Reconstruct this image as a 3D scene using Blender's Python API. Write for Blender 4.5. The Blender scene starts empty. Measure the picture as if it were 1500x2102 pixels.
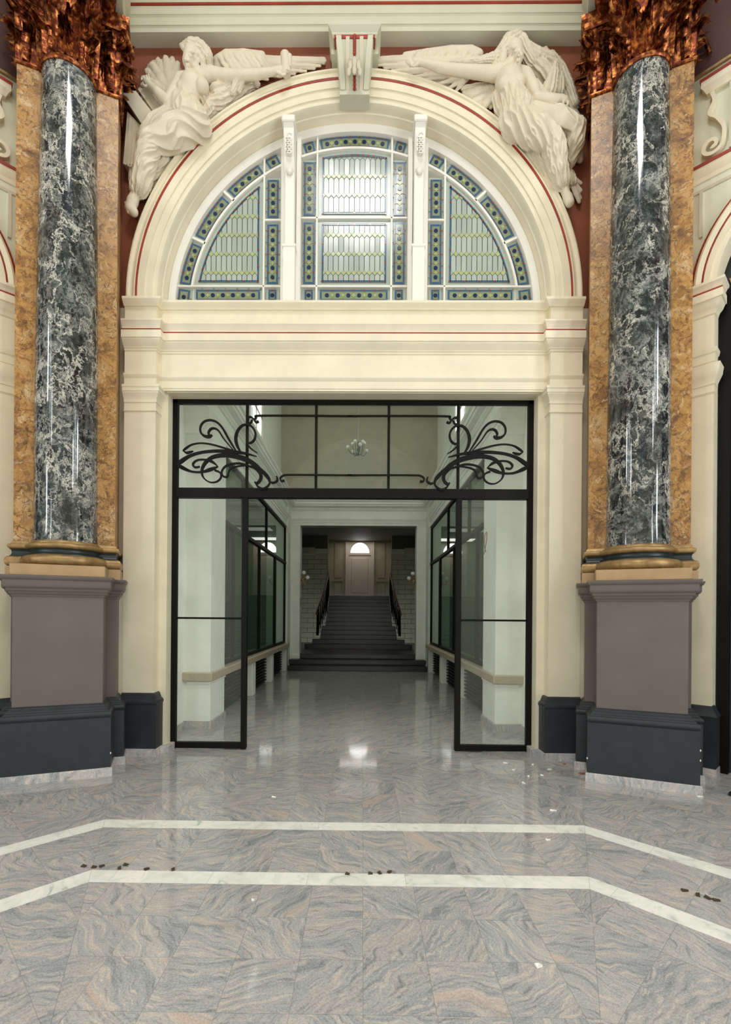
import bpy, bmesh, math, random
import numpy as np
from mathutils import Matrix, Vector, Euler
random.seed(7)
PI = math.pi
SC = bpy.context.scene
COL = SC.collection
def R(a): return math.radians(a)

# ------------------------------------------------------------------ camera
# 1500 x 2102 frame: focal length 1010 px, principal point (733, 1262)
cam_d = bpy.data.cameras.new('camera')
cam_d.sensor_fit = 'AUTO'; cam_d.sensor_width = 36.0
cam_d.lens = 36.0 * 1010 / 2102
cam_d.shift_x = (750 - 733) / 2102
cam_d.shift_y = (1262 - 1051) / 2102
cam_d.clip_start = 0.05; cam_d.clip_end = 200
cam = bpy.data.objects.new('camera', cam_d); COL.objects.link(cam)
CAM = np.array([0.133, 0.0, 1.6]); PSI = R(0.6); RHO = R(0.45)
cam.location = CAM
cam.rotation_euler = (Matrix.Rotation(PSI, 3, 'Z') @ Matrix.Rotation(R(90), 3, 'X') @ Matrix.Rotation(RHO, 3, 'Z')).to_euler()
SC.camera = cam
_fw = np.array([-math.sin(PSI), math.cos(PSI), 0]); _rt = np.array([math.cos(PSI), math.sin(PSI), 0]); _up = np.array([0, 0, 1.0])
_r2 = _rt * math.cos(RHO) + _up * math.sin(RHO); _u2 = _up * math.cos(RHO) - _rt * math.sin(RHO)
def proj(p):
    d = np.asarray(p, float) - CAM; z = max(d @ _fw, .05)
    return 733 + 1010 * (d @ _r2) / z, 1262 - 1010 * (d @ _u2) / z
def unproj(px, py, Y):
    d = _fw + _r2 * (px - 733) / 1010 - _u2 * (py - 1262) / 1010
    return CAM + d * (Y - CAM[1]) / d[1]
def onfloor(px, py, Z=0.0):
    d = _fw + _r2 * (px - 733) / 1010 - _u2 * (py - 1262) / 1010
    return CAM + d * (Z - CAM[2]) / d[2]

# ------------------------------------------------------------------ exposure, sky and the daylight of the hall's windows
SC.view_settings.view_transform = 'Standard'; SC.view_settings.look = 'None'
SC.view_settings.gamma = 1.0; SC.view_settings.use_curve_mapping = False
SC.view_settings.exposure = -0.95
SC.cycles.max_bounces = 8; SC.cycles.glossy_bounces = 3; SC.cycles.caustics_reflective = False; SC.cycles.caustics_refractive = False
W = bpy.data.worlds.new('sky'); SC.world = W; W.use_nodes = True
_bg = W.node_tree.nodes['Background']
_bg.inputs[0].default_value = (0.80, 0.90, 1.0, 1); _bg.inputs[1].default_value = 1.2
def area(name, loc, target, sx, sy, power, color=(1, 1, 1)):
    l = bpy.data.lights.new(name, 'AREA'); l.shape = 'RECTANGLE'; l.size = sx; l.size_y = sy
    l.energy = power; l.color = color
    o = bpy.data.objects.new(name, l); COL.objects.link(o); o.location = loc
    o.rotation_euler = (Vector(target) - Vector(loc)).to_track_quat('-Z', 'Y').to_euler()
    return o
# daylight standing in the openings of the octagonal hall (its side, rear and roof windows)
for _n, _s in (('east', 1), ('west', -1)):
    _c = (0.93, 0.97, 1.0); _k = 1.25 if _s > 0 else .85
    area(f'daylight_door_{_n}', (_s * 5.75, 0, 1.5), (0, 0, 1.5), 3.9, 2.8, 120 * _k, _c)
    for _y in (-1.65, 1.65):
        area(f'daylight_transom_{_n}', (_s * 5.75, _y, 3.6), (0, _y, 3.6), .36, .95, 75 * _k, _c)
        area(f'daylight_lunette_side_{_n}', (_s * 5.75, _y * .95, 5.85), (0, _y * .95, 5.85), .36, 1.4, 130 * _k, _c)
    area(f'daylight_lunette_{_n}', (_s * 5.75, 0, 6.2), (0, 0, 6.2), 1.2, 1.8, 60 * _k, _c)
area('daylight_door_south', (0, -5.75, 2.0), (0, 0, 2.0), 4.0, 3.9, 165, (1.0, 0.97, 0.90))
area('daylight_dome', (0, -0.2, 11.4), (0, -0.2, 0), 2.0, 2.0, 580, (1.0, 0.98, 0.95))
# clerestory of the corridor, then added fill lamps for porch, shops, landing and stair
area('daylight_corridor_west', (-2.44, 11.25, 6.35), (0, 11.25, 6.2), 1.2, 1.6, 52, (0.92, 1.0, 0.95))
area('daylight_corridor_east', (2.44, 11.25, 6.35), (0, 11.25, 6.2), 1.2, 1.6, 52, (0.92, 1.0, 0.95))
for _x in (-1.8, 1.8): area('fill_porch', (_x, 6.3, 7.9), (_x, 6.3, 0), 0.8, 0.7, 75, (0.95, 1.0, 0.96))  # added pair brightening the corridor pillars; the ceiling above is closed
for _x in (-3.0, 3.0): area('fill_shop', (_x, 10.7, 4.55), (_x, 10.7, 0), 0.8, 4.0, 34, (0.95, 1.0, 0.95))  # unseen fill added under each shop ceiling to lift the dark interior
area('fill_landing', (0, 21.4, 4.88), (0, 21.4, 0), 1.6, 0.8, 16, (1.0, 0.93, 0.88))  # added lamp that brightens the upper landing
area('fill_stair', (0, 18.3, 4.84), (0, 18.3, 0), 1.6, 1.6, 7, (1.0, 0.98, 0.9))  # added lamp that brightens the steps and block walls

# ------------------------------------------------------------------ materials
MATS = {}
def S(r, g, b):
    f = lambda c: (c / 255 / 12.92) if c / 255 <= .04045 else ((c / 255 + .055) / 1.055) ** 2.4
    return (f(r), f(g), f(b), 1)
class NT:
    def __init__(s, name):
        s.m = bpy.data.materials.new(name); s.m.use_nodes = True; s.t = s.m.node_tree; s.t.nodes.clear()
        s.out = s.n('ShaderNodeOutputMaterial'); MATS[name] = s.m
    def n(s, typ, **kw):
        nd = s.t.nodes.new(typ)
        for k, v in kw.items(): setattr(nd, k, v)
        return nd
    def l(s, a, b): s.t.links.new(a, b)
    def val(s, sock, v):
        if hasattr(v, 'is_output') or isinstance(v, bpy.types.NodeSocket): s.l(v, sock)
        else: sock.default_value = v
    def pos(s, rand=0.0, scale=(1, 1, 1), rot=(0, 0, 0)):
        g = s.n('ShaderNodeNewGeometry').outputs['Position']
        mp = s.n('ShaderNodeMapping'); mp.inputs['Scale'].default_value = scale; mp.inputs['Rotation'].default_value = rot
        if rand:
            oi = s.n('ShaderNodeObjectInfo'); m = s.n('ShaderNodeMath', operation='MULTIPLY'); s.l(oi.outputs['Random'], m.inputs[0]); m.inputs[1].default_value = rand
            a = s.n('ShaderNodeVectorMath', operation='ADD'); s.l(g, a.inputs[0]); s.l(m.outputs[0], a.inputs[1]); g = a.outputs[0]
        s.l(g, mp.inputs['Vector']); return mp.outputs[0]
    def noise(s, vec, scale, detail=4, rough=.55, dist=0.0, typ='FBM'):
        n = s.n('ShaderNodeTexNoise'); n.noise_type = typ; n.inputs['Scale'].default_value = scale; n.inputs['Detail'].default_value = detail
        n.inputs['Roughness'].default_value = rough; n.inputs['Distortion'].default_value = dist; s.l(vec, n.inputs['Vector']); return n
    def ramp(s, fac, stops, interp='LINEAR'):
        r = s.n('ShaderNodeValToRGB'); r.color_ramp.interpolation = interp; e = r.color_ramp.elements
        while len(e) < len(stops): e.new(0.5)
        for i, (p, c) in enumerate(stops): e[i].position = p; e[i].color = c if len(c) == 4 else (*c, 1)
        s.l(fac, r.inputs[0]); return r.outputs[0]
    def mix(s, fac, a, b, mode='MIX'):
        m = s.n('ShaderNodeMix', data_type='RGBA', blend_type=mode)
        s.val(m.inputs[0], fac); s.val(m.inputs[6], a); s.val(m.inputs[7], b); return m.outputs[2]
    def math(s, op, a, b=0.0):
        m = s.n('ShaderNodeMath', operation=op); s.val(m.inputs[0], a); s.val(m.inputs[1], b); return m.outputs[0]
    def principled(s, color, rough=.5, metal=0.0, spec=.5, bump=None, bstr=.2, bdist=.01, coat=0.0):
        p = s.n('ShaderNodeBsdfPrincipled'); s.val(p.inputs['Base Color'], color); s.val(p.inputs['Roughness'], rough)
        s.val(p.inputs['Metallic'], metal); p.inputs['Specular IOR Level'].default_value = spec
        p.inputs['Coat Weight'].default_value = coat; p.inputs['Coat Roughness'].default_value = .04
        if bump is not None:
            b = s.n('ShaderNodeBump'); b.inputs['Strength'].default_value = bstr; b.inputs['Distance'].default_value = bdist
            s.l(bump, b.inputs['Height']); s.l(b.outputs[0], p.inputs['Normal'])
        s.l(p.outputs[0], s.out.inputs[0]); return p
def paint(name, c, var=.06, rough=.55, spec=.35, bstr=.08, scale=3.0):
    t = NT(name); v = t.pos()
    n = t.noise(v, scale, 6, .6); n2 = t.noise(v, 90, 2)
    dark = tuple(x * (1 - var) for x in c[:3]) + (1,); lite = tuple(min(1, x * (1 + var)) for x in c[:3]) + (1,)
    t.principled(t.ramp(n.outputs[0], [(.3, dark), (.7, lite)]), rough, 0, spec, n2.outputs[0], bstr, .002)
paint('cream', S(232, 222, 196)); paint('cream_dark', S(205, 197, 174)); paint('corridor_white', S(247, 249, 240))
paint('window_white', S(238, 234, 224), .03, .4); paint('terracotta', S(146, 86, 64), .1)
paint('taupe', S(108, 99, 94), .07, .5, .3, .12); paint('plinth_black', S(44, 48, 54), .25, .45, .4, .2, 6)
paint('red_line', S(150, 52, 32), .25, .4); paint('iron', S(17, 15, 14), .2, .5, .15, .25, 20)
paint('plaster', S(222, 211, 188), .05, .6, .3, .15, 8); paint('frieze_plum', S(88, 58, 55), .15)
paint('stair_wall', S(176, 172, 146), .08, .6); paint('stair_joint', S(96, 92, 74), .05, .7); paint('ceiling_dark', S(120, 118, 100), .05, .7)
paint('stone_shelf', S(190, 176, 152), .12, .4, .5, .1, 12); paint('rail_wood', S(90, 46, 34), .2, .35); paint('door_paint', S(226, 212, 196), .04, .5)
paint('grille_black', S(30, 31, 33), .1, .5); paint('stair_granite', S(38, 34, 34), .2, .3, .5, .05, 25); paint('shop_dark', S(120, 140, 122), .1, .6)
paint('shop_green', S(84, 122, 104), .1, .6); paint('paper', S(240, 240, 236), .02, .7); paint('leaf_litter', S(74, 66, 48), .2, .8); paint('shoe_black', S(30, 34, 42), .1, .3)
paint('brown_bit', S(168, 112, 78), .1, .7); paint('plastic_grey', S(150, 152, 150), .03, .4); paint('cable', S(140, 110, 88), .05, .6)
paint('grout', S(176, 172, 166), .05, .6); paint('hall_cream', S(222, 222, 200), .05); paint('celadon', S(204, 201, 180), .05)

t = NT('gold'); n = t.noise(t.pos(), 14, 5)
t.principled(t.ramp(n.outputs[0], [(.3, S(134, 106, 68)), (.7, S(178, 146, 98))]), .42, .45, .5, n.outputs[0], .1, .004)
t = NT('gold_satin'); n = t.noise(t.pos(), 5, 5)
t.principled(t.ramp(n.outputs[0], [(.3, S(166, 136, 98)), (.7, S(184, 154, 116))]), .5, .25)
t = NT('bronze_dark'); t.principled(S(48, 58, 58), .32, .3)
t = NT('copper'); v = t.pos(); n = t.noise(v, 22, 6, .6); n2 = t.noise(v, 9, 3)
c = t.ramp(n.outputs[0], [(.30, S(44, 16, 12)), (.5, S(126, 58, 28)), (.68, S(230, 156, 84))])
t.principled(t.mix(t.ramp(n2.outputs[0], [(.45, (0, 0, 0)), (.7, (.55, .55, .55))]), c, S(66, 24, 30)), .4, .8, .5, n.outputs[0], .3, .012)

def dark_marble(name, rot):
    t = NT(name); v = t.pos(0, (1, 1, .8), rot)
    d = t.noise(v, 3.0, 6, .65); vv = t.n('ShaderNodeVectorMath', operation='MULTIPLY_ADD')
    t.l(d.outputs['Color'], vv.inputs[0]); vv.inputs[1].default_value = (.45, .45, .45); t.l(v, vv.inputs[2]); q = vv.outputs[0]
    base = t.ramp(t.noise(q, 11, 10, .76).outputs[0], [(.36, S(16, 18, 20)), (.47, S(36, 41, 44)), (.54, S(72, 78, 80)), (.62, S(128, 130, 126)), (.74, S(180, 178, 168))])
    big = t.ramp(t.noise(v, 2.3, 5, .6).outputs[0], [(.40, (.85, .85, .85)), (.58, (0, 0, 0))])
    base = t.mix(big, base, t.mix(.75, base, S(20, 24, 27)))
    def vein(scale, w, src, det=5):
        a = t.math('ABSOLUTE', t.math('SUBTRACT', t.noise(src, scale, det, .6).outputs[0], .5))
        return t.ramp(a, [(0, (1, 1, 1)), (w * .35, (.6, .6, .6)), (w, (0, 0, 0))])
    msk = lambda sc, lo, hi, mx=1.0: t.ramp(t.noise(v, sc, 4, .6).outputs[0], [(lo, (0, 0, 0)), (hi, (mx, mx, mx))])
    c = t.mix(t.mix(1.0, vein(14, .05, q), msk(2.1, .44, .6, .8), 'MULTIPLY'), base, S(168, 170, 164))
    c = t.mix(t.mix(1.0, vein(7, .03, q), msk(3.1, .42, .58), 'MULTIPLY'), c, S(188, 186, 176))
    c = t.mix(t.mix(1.0, vein(3.4, .02, q), msk(1.9, .38, .52), 'MULTIPLY'), c, S(216, 212, 200))
    c = t.mix(msk(3.7, .63, .74, .4), c, S(84, 50, 44))
    t.principled(c, .09, 0, .5, coat=.12)
dark_marble('marble_dark_a', (0, 0, 0)); dark_marble('marble_dark_b', (.4, .8, 1.9))
t = NT('marble_yellow'); v = t.pos(); d = t.noise(v, 4, 5, .6)
vv = t.n('ShaderNodeVectorMath', operation='MULTIPLY_ADD'); t.l(d.outputs['Color'], vv.inputs[0]); vv.inputs[1].default_value = (.35, .35, .35); t.l(v, vv.inputs[2]); q = vv.outputs[0]
c = t.ramp(t.noise(q, 4.5, 8, .7).outputs[0], [(.34, S(106, 76, 50)), (.43, S(156, 112, 62)), (.52, S(184, 138, 78)), (.60, S(184, 146, 98)), (.70, S(210, 182, 144))])
c = t.mix(t.ramp(t.noise(q, 22, 6, .7).outputs[0], [(.5, (0, 0, 0)), (.62, (.85, .85, .85))]), c, S(112, 76, 48))
c = t.mix(t.ramp(t.noise(q, 13, 5, .65).outputs[0], [(.56, (0, 0, 0)), (.66, (.7, .7, .7))]), c, S(216, 184, 140))
vo = t.n('ShaderNodeTexVoronoi'); vo.feature = 'DISTANCE_TO_EDGE'; vo.inputs['Scale'].default_value = 11; t.l(q, vo.inputs['Vector'])
m = t.mix(1.0, t.ramp(vo.outputs['Distance'], [(0, (1, 1, 1)), (.05, (0, 0, 0))]), t.ramp(t.noise(v, 3, 4).outputs[0], [(.42, (0, 0, 0)), (.56, (.9, .9, .9))]), 'MULTIPLY')
c = t.mix(m, c, S(74, 42, 30))
t.principled(c, .34, 0, .4)

def granite(name, rand, tint=1.0):
    t = NT(name); v0 = t.pos(rand)
    oi = t.n('ShaderNodeObjectInfo'); vr = t.n('ShaderNodeVectorRotate', rotation_type='Z_AXIS'); t.l(v0, vr.inputs['Vector'])
    t.l(t.math('MULTIPLY', t.math('SUBTRACT', oi.outputs['Random'], .5), 2.4), vr.inputs['Angle'])
    v = vr.outputs[0]
    d = t.noise(v, 2.4, 3, .5); vv = t.n('ShaderNodeVectorMath', operation='MULTIPLY_ADD')
    t.l(d.outputs['Color'], vv.inputs[0]); vv.inputs[1].default_value = (.36, .36, .36); t.l(v, vv.inputs[2])
    mp = t.n('ShaderNodeMapping'); mp.inputs['Scale'].default_value = (1.2, 9.0, 1.2); t.l(vv.outputs[0], mp.inputs['Vector']); q = mp.outputs[0]
    a = t.noise(q, 1.5, 5, .55); b = t.noise(q, 5.5, 5, .62); g = t.noise(v, 120, 3, .7); pk = t.noise(q, .9, 3, .5)
    k = lambda r_, g_, b_: S(r_ * tint, g_ * tint, b_ * tint)
    c = t.ramp(a.outputs[0], [(.28, k(138, 142, 148)), (.42, k(172, 174, 177)), (.52, k(186, 183, 182)), (.60, k(200, 190, 184)), (.68, k(168, 168, 170)), (.8, k(140, 144, 148))])
    c = t.mix(t.ramp(b.outputs[0], [(.34, (.8, .8, .8)), (.47, (0, 0, 0))]), c, k(118, 122, 126))
    c = t.mix(t.ramp(b.outputs[0], [(.56, (0, 0, 0)), (.64, (.9, .9, .9)), (.72, (.1, .1, .1))]), c, k(232, 210, 194))
    c = t.mix(t.ramp(pk.outputs[0], [(.62, (0, 0, 0)), (.70, (.75, .75, .75))]), c, k(222, 190, 168))
    c = t.mix(.30, c, t.ramp(g.outputs[0], [(.35, k(108, 110, 112)), (.65, k(224, 222, 220))]))
    hs = t.n('ShaderNodeHueSaturation'); t.l(c, hs.inputs['Color']); t.l(t.math('ADD', t.math('MULTIPLY', oi.outputs['Random'], .10), .95), hs.inputs['Value'])
    t.principled(hs.outputs[0], t.ramp(g.outputs[0], [(.3, (.09, .09, .09)), (.7, (.05, .05, .05))]), 0, .5)
granite('granite', 60.0, .95); granite('granite_skirting', 0.0, 1.05)
t = NT('white_marble'); v = t.pos(40); n = t.noise(v, 5, 7, .62, 1.6)
t.principled(t.ramp(n.outputs[0], [(.28, S(176, 184, 174)), (.40, S(228, 228, 220)), (.6, S(246, 243, 236)), (.75, S(206, 208, 198))]), .16, 0, .5)

def glass(name, tint, haze=.04, refl=.06, hazecol=S(200, 210, 198)):
    t = NT(name)
    tr = t.n('ShaderNodeBsdfTransparent'); tr.inputs[0].default_value = tint
    df = t.n('ShaderNodeBsdfDiffuse'); df.inputs[0].default_value = hazecol
    gl = t.n('ShaderNodeBsdfGlossy'); gl.inputs['Roughness'].default_value = .015
    lw = t.n('ShaderNodeLayerWeight'); lw.inputs[0].default_value = .5
    f = t.math('ADD', t.math('MULTIPLY', t.math('POWER', lw.outputs['Facing'], 5.0), .85), refl)
    m1 = t.n('ShaderNodeMixShader'); m1.inputs[0].default_value = haze; t.l(tr.outputs[0], m1.inputs[1]); t.l(df.outputs[0], m1.inputs[2])
    m2 = t.n('ShaderNodeMixShader'); t.l(f, m2.inputs[0]); t.l(m1.outputs[0], m2.inputs[1]); t.l(gl.outputs[0], m2.inputs[2])
    t.l(m2.outputs[0], t.out.inputs[0])
glass('clear_glass', (.985, .995, .985, 1), .03, .025); glass('shop_glass', (.70, .84, .74, 1), .02, .04)
def stained(name, c, trans=.3):
    t = NT(name); oi = t.n('ShaderNodeObjectInfo')
    hs = t.n('ShaderNodeHueSaturation'); hs.inputs['Color'].default_value = c
    t.l(t.math('ADD', t.math('MULTIPLY', oi.outputs['Random'], .14), .93), hs.inputs['Value'])
    p = t.n('ShaderNodeBsdfPrincipled'); t.l(hs.outputs[0], p.inputs['Base Color']); p.inputs['Roughness'].default_value = .12
    tl = t.n('ShaderNodeBsdfTranslucent'); t.l(hs.outputs[0], tl.inputs[0])
    tr = t.n('ShaderNodeBsdfTransparent'); t.l(hs.outputs[0], tr.inputs[0])
    m0 = t.n('ShaderNodeMixShader'); m0.inputs[0].default_value = .5; t.l(tl.outputs[0], m0.inputs[1]); t.l(tr.outputs[0], m0.inputs[2])
    m1 = t.n('ShaderNodeMixShader'); m1.inputs[0].default_value = trans; t.l(p.outputs[0], m1.inputs[1]); t.l(m0.outputs[0], m1.inputs[2])
    t.l(m1.outputs[0], t.out.inputs[0])
stained('glass_pale', S(200, 210, 200), .3); stained('glass_blue', S(62, 98, 138), .12); stained('glass_navy', S(28, 48, 84), .1)
stained('glass_olive', S(150, 160, 128), .15); stained('glass_lime', S(190, 200, 140), .2); stained('glass_red', S(150, 60, 40), .1)
paint('lead', S(118, 124, 116), .05, .5)
def emit(name, c, s):
    t = NT(name); e = t.n('ShaderNodeEmission'); e.inputs[0].default_value = c; e.inputs[1].default_value = s; t.l(e.outputs[0], t.out.inputs[0])
emit('daylit_pane', (1, .98, .96, 1), 7.0); emit('sky_pane', (.93, 1, .97, 1), 1.3)
t = NT('globe_glass'); t.principled(S(236, 238, 230), .15, 0, .5)
# ------------------------------------------------------------------ mesh helpers
class MB:
    def __init__(s): s.v = []; s.f = []
    def add(s, verts, faces):
        o = len(s.v); s.v += [tuple(map(float, p)) for p in verts]; s.f += [tuple(i + o for i in f) for f in faces]; return s
    def box(s, x0, x1, y0, y1, z0, z1):
        return s.add([(x0, y0, z0), (x1, y0, z0), (x1, y1, z0), (x0, y1, z0), (x0, y0, z1), (x1, y0, z1), (x1, y1, z1), (x0, y1, z1)],
                     [(0, 3, 2, 1), (4, 5, 6, 7), (0, 1, 5, 4), (1, 2, 6, 5), (2, 3, 7, 6), (3, 0, 4, 7)])
    def bbox(s, x0, x1, y0, y1, z0, z1, b=.006):       # box with chamfered vertical-front edges all round
        b = min(b, abs(x1 - x0) * .45, abs(y1 - y0) * .45, abs(z1 - z0) * .45)
        bm = bmesh.new(); bmesh.ops.create_cube(bm, size=1)
        for v in bm.verts: v.co = ((x0 + x1) / 2 + v.co.x * (x1 - x0), (y0 + y1) / 2 + v.co.y * (y1 - y0), (z0 + z1) / 2 + v.co.z * (z1 - z0))
        bmesh.ops.bevel(bm, geom=list(bm.edges), offset=b, segments=1, affect='EDGES')
        s.add([v.co[:] for v in bm.verts], [[v.index for v in f.verts] for f in bm.faces] if not bm.verts.index_update() else []); bm.free(); return s
    def prism(s, pts, a, b, axis='z'):                 # polygon extruded along an axis; pts 2D
        n = len(pts)
        f3 = {'z': lambda p, h: (p[0], p[1], h), 'y': lambda p, h: (p[0], h, p[1]), 'x': lambda p, h: (h, p[0], p[1])}[axis]
        return s.add([f3(p, a) for p in pts] + [f3(p, b) for p in pts],
                     [tuple(range(n)), tuple(range(2 * n - 1, n - 1, -1))] + [(i, (i + 1) % n, n + (i + 1) % n, n + i) for i in range(n)])
    def lathe(s, prof, n=48, c=(0, 0, 0), cap=True):
        vs = []; m = len(prof)
        for i in range(n):
            a = 2 * PI * i / n
            for r, z in prof: vs.append((c[0] + r * math.cos(a), c[1] + r * math.sin(a), c[2] + z))
        fs = [(i * m + j, ((i + 1) % n) * m + j, ((i + 1) % n) * m + j + 1, i * m + j + 1) for i in range(n) for j in range(m - 1)]
        if cap: fs += [tuple(i * m for i in range(n)), tuple(i * m + m - 1 for i in range(n))[::-1]]
        return s.add(vs, fs)
    def sweep(s, path, prof, closed=False, tf=None):   # plan moulding; prof = [(offset outwards, z)], outwards = right of the path
        n = len(path); m = len(prof); vs = []
        dirs = [(path[(i + 1) % n][0] - path[i][0], path[(i + 1) % n][1] - path[i][1]) for i in range(n if closed else n - 1)]
        dirs = [(dx / math.hypot(dx, dy), dy / math.hypot(dx, dy)) for dx, dy in dirs]
        for i in range(n):
            if closed: d0, d1 = dirs[i - 1], dirs[i]
            else: d0, d1 = dirs[max(i - 1, 0)], dirs[min(i, n - 2)]
            n0, n1 = (d0[1], -d0[0]), (d1[1], -d1[0]); k = 1 + n0[0] * n1[0] + n0[1] * n1[1]
            nx, ny = (n0[0] + n1[0]) / k, (n0[1] + n1[1]) / k
            for d, z in prof: vs.append((path[i][0] + nx * d, path[i][1] + ny * d, z))
        if tf: vs = [tf(p) for p in vs]
        fs = [(i * m + j, ((i + 1) % n) * m + j, ((i + 1) % n) * m + j + 1, i * m + j + 1) for i in range(n if closed else n - 1) for j in range(m - 1)]
        if not closed: fs += [tuple(range(m)), tuple(range((n - 1) * m, n * m))[::-1]]
        return s.add(vs, fs)
    def arch(s, prof, cx, zc, a0=0, a1=PI, n=64, tf=None, close=True):     # prof = [(radius, y)] closed loop
        vs = []; m = len(prof)
        for i in range(n + 1):
            a = a0 + (a1 - a0) * i / n
            for r, y in prof: vs.append((cx + r * math.cos(a), y, zc + r * math.sin(a)))
        if tf: vs = [tf(p) for p in vs]
        mm = m if close else m - 1
        fs = [(i * m + j, (i + 1) * m + j, (i + 1) * m + (j + 1) % m, i * m + (j + 1) % m) for i in range(n) for j in range(mm)]
        if close: fs += [tuple(range(m)), tuple(range(n * m, n * m + m))[::-1]]
        return s.add(vs, fs)
    def tube(s, pts, rad, n=8, cap=True):
        P = [Vector(p) for p in pts]; m = len(P); vs = []
        rads = rad if isinstance(rad, (list, tuple)) else [rad] * m
        up = Vector((0, 0, 1)); prev = None
        for i in range(m):
            t = (P[min(i + 1, m - 1)] - P[max(i - 1, 0)]).normalized()
            if prev is None: a = t.cross(up) if abs(t.z) < .95 else t.cross(Vector((1, 0, 0)))
            else: a = prev - t * prev.dot(t)
            a.normalize(); b = t.cross(a); prev = a
            for k in range(n):
                q = P[i] + (a * math.cos(2 * PI * k / n) + b * math.sin(2 * PI * k / n)) * rads[i]; vs.append(q[:])
        fs = [(i * n + k, i * n + (k + 1) % n, (i + 1) * n + (k + 1) % n, (i + 1) * n + k) for i in range(m - 1) for k in range(n)]
        if cap: fs += [tuple(range(n))[::-1], tuple(range((m - 1) * n, m * n))]
        return s.add(vs, fs)
    def ribbon(s, pts, wid, y0, y1):                   # flat bar in the XZ plane, thickness y0..y1
        m = len(pts); vs = []
        for i in range(m):
            a = pts[max(i - 1, 0)]; b = pts[min(i + 1, m - 1)]; dx, dz = b[0] - a[0], b[1] - a[1]; L = math.hypot(dx, dz) or 1
            nx, nz = -dz / L, dx / L; w = wid[i] / 2
            for sx, y in ((1, y0), (-1, y0), (-1, y1), (1, y1)): vs.append((pts[i][0] + nx * w * sx, y, pts[i][1] + nz * w * sx))
        fs = [(i * 4 + k, i * 4 + (k + 1) % 4, (i + 1) * 4 + (k + 1) % 4, (i + 1) * 4 + k) for i in range(m - 1) for k in range(4)]
        fs += [(0, 1, 2, 3), ((m - 1) * 4 + 3, (m - 1) * 4 + 2, (m - 1) * 4 + 1, (m - 1) * 4)]
        return s.add(vs, fs)
    def xf(s, fn): s.v = [tuple(fn(p)) for p in s.v]; return s
    def ball(s, c, r, n=12, m=8, sq=(1, 1, 1)):
        prof = [(max(1e-4, math.sin(PI * i / m)) * r, -math.cos(PI * i / m) * r) for i in range(m + 1)]
        o = len(s.v); s.lathe(prof, n, (0, 0, 0), False)
        for i in range(o, len(s.v)): p = s.v[i]; s.v[i] = (c[0] + p[0] * sq[0], c[1] + p[1] * sq[1], c[2] + p[2] * sq[2])
        return s
    def mesh(s, name, mat, smooth=30, recalc=True):
        me = bpy.data.meshes.new(name); me.from_pydata(s.v, [], s.f)
        if recalc:
            bm = bmesh.new(); bm.from_mesh(me); bmesh.ops.recalc_face_normals(bm, faces=bm.faces); bm.to_mesh(me); bm.free()
        if mat: me.materials.append(MATS[mat])
        if smooth:
            me.polygons.foreach_set('use_smooth', [True] * len(me.polygons)); me.set_sharp_from_angle(angle=R(smooth))
        me.update(); return me
ROOTM = {}
def tag(o, label=None, cat=None, group=None, kind=None):
    if label: o['label'] = label
    if cat: o['category'] = cat
    if group: o['group'] = group
    if kind: o['kind'] = kind
    return o
def obj(name, mb, mat, parent=None, smooth=30, center=True):
    if center and mb.v:
        a = np.array(mb.v); c = (a.min(0) + a.max(0)) / 2
        if parent is None: c[2] = a.min(0)[2]
        mb.v = [tuple(p) for p in (a - c)]
    else: c = (0, 0, 0)
    me = mb.mesh(name, mat, smooth); o = bpy.data.objects.new(name, me); COL.objects.link(o)
    return place(o, c, parent)
def place(o, c, parent=None, rot=None):
    o.location = c
    if rot: o.rotation_euler = rot
    M = Matrix.Translation(Vector(c)) @ (Euler(rot).to_matrix().to_4x4() if rot else Matrix())
    if parent is not None:
        o.parent = parent; o.matrix_parent_inverse = ROOTM[parent.name].inverted()
    ROOTM[o.name] = M
    return o
def empty(name, loc=(0, 0, 0), rotz=0.0):
    o = bpy.data.objects.new(name, None); COL.objects.link(o); o.empty_display_size = .1
    o.location = loc; o.rotation_euler = (0, 0, rotz); ROOTM[o.name] = Matrix.Translation(Vector(loc)) @ Matrix.Rotation(rotz, 4, 'Z')
    return o
def struct(name, mb, mat, label, cat='wall', smooth=30):
    return tag(obj(name, mb, mat, None, smooth), label, cat, kind='structure')
def copy_mesh(name, me, loc, parent, rot=None):
    o = bpy.data.objects.new(name, me); COL.objects.link(o); return place(o, loc, parent, rot)
def rotz(a, c=(0, 0)):
    ca, sa = math.cos(a), math.sin(a)
    return lambda p: (c[0] + ca * (p[0] - c[0]) - sa * (p[1] - c[1]), c[1] + sa * (p[0] - c[0]) + ca * (p[1] - c[1]), p[2])
def clip(poly, A, B):                                   # keep the part left of A->B
    out = []; n = len(poly); sd = lambda p: (B[0] - A[0]) * (p[1] - A[1]) - (B[1] - A[1]) * (p[0] - A[0])
    for i in range(n):
        p, q = poly[i], poly[(i + 1) % n]; a, b = sd(p), sd(q)
        if a >= -1e-9: out.append(p)
        if (a > 1e-9 and b < -1e-9) or (a < -1e-9 and b > 1e-9):
            t_ = a / (a - b); out.append((p[0] + t_ * (q[0] - p[0]), p[1] + t_ * (q[1] - p[1])))
    return out
def clip_convex(poly, conv):                            # conv counter-clockwise
    for i in range(len(conv)):
        if len(poly) < 3: return []
        poly = clip(poly, conv[i], conv[(i + 1) % len(conv)])
    return poly
def parea(p): return .5 * sum(p[i][0] * p[(i + 1) % len(p)][1] - p[(i + 1) % len(p)][0] * p[i][1] for i in range(len(p)))
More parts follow.
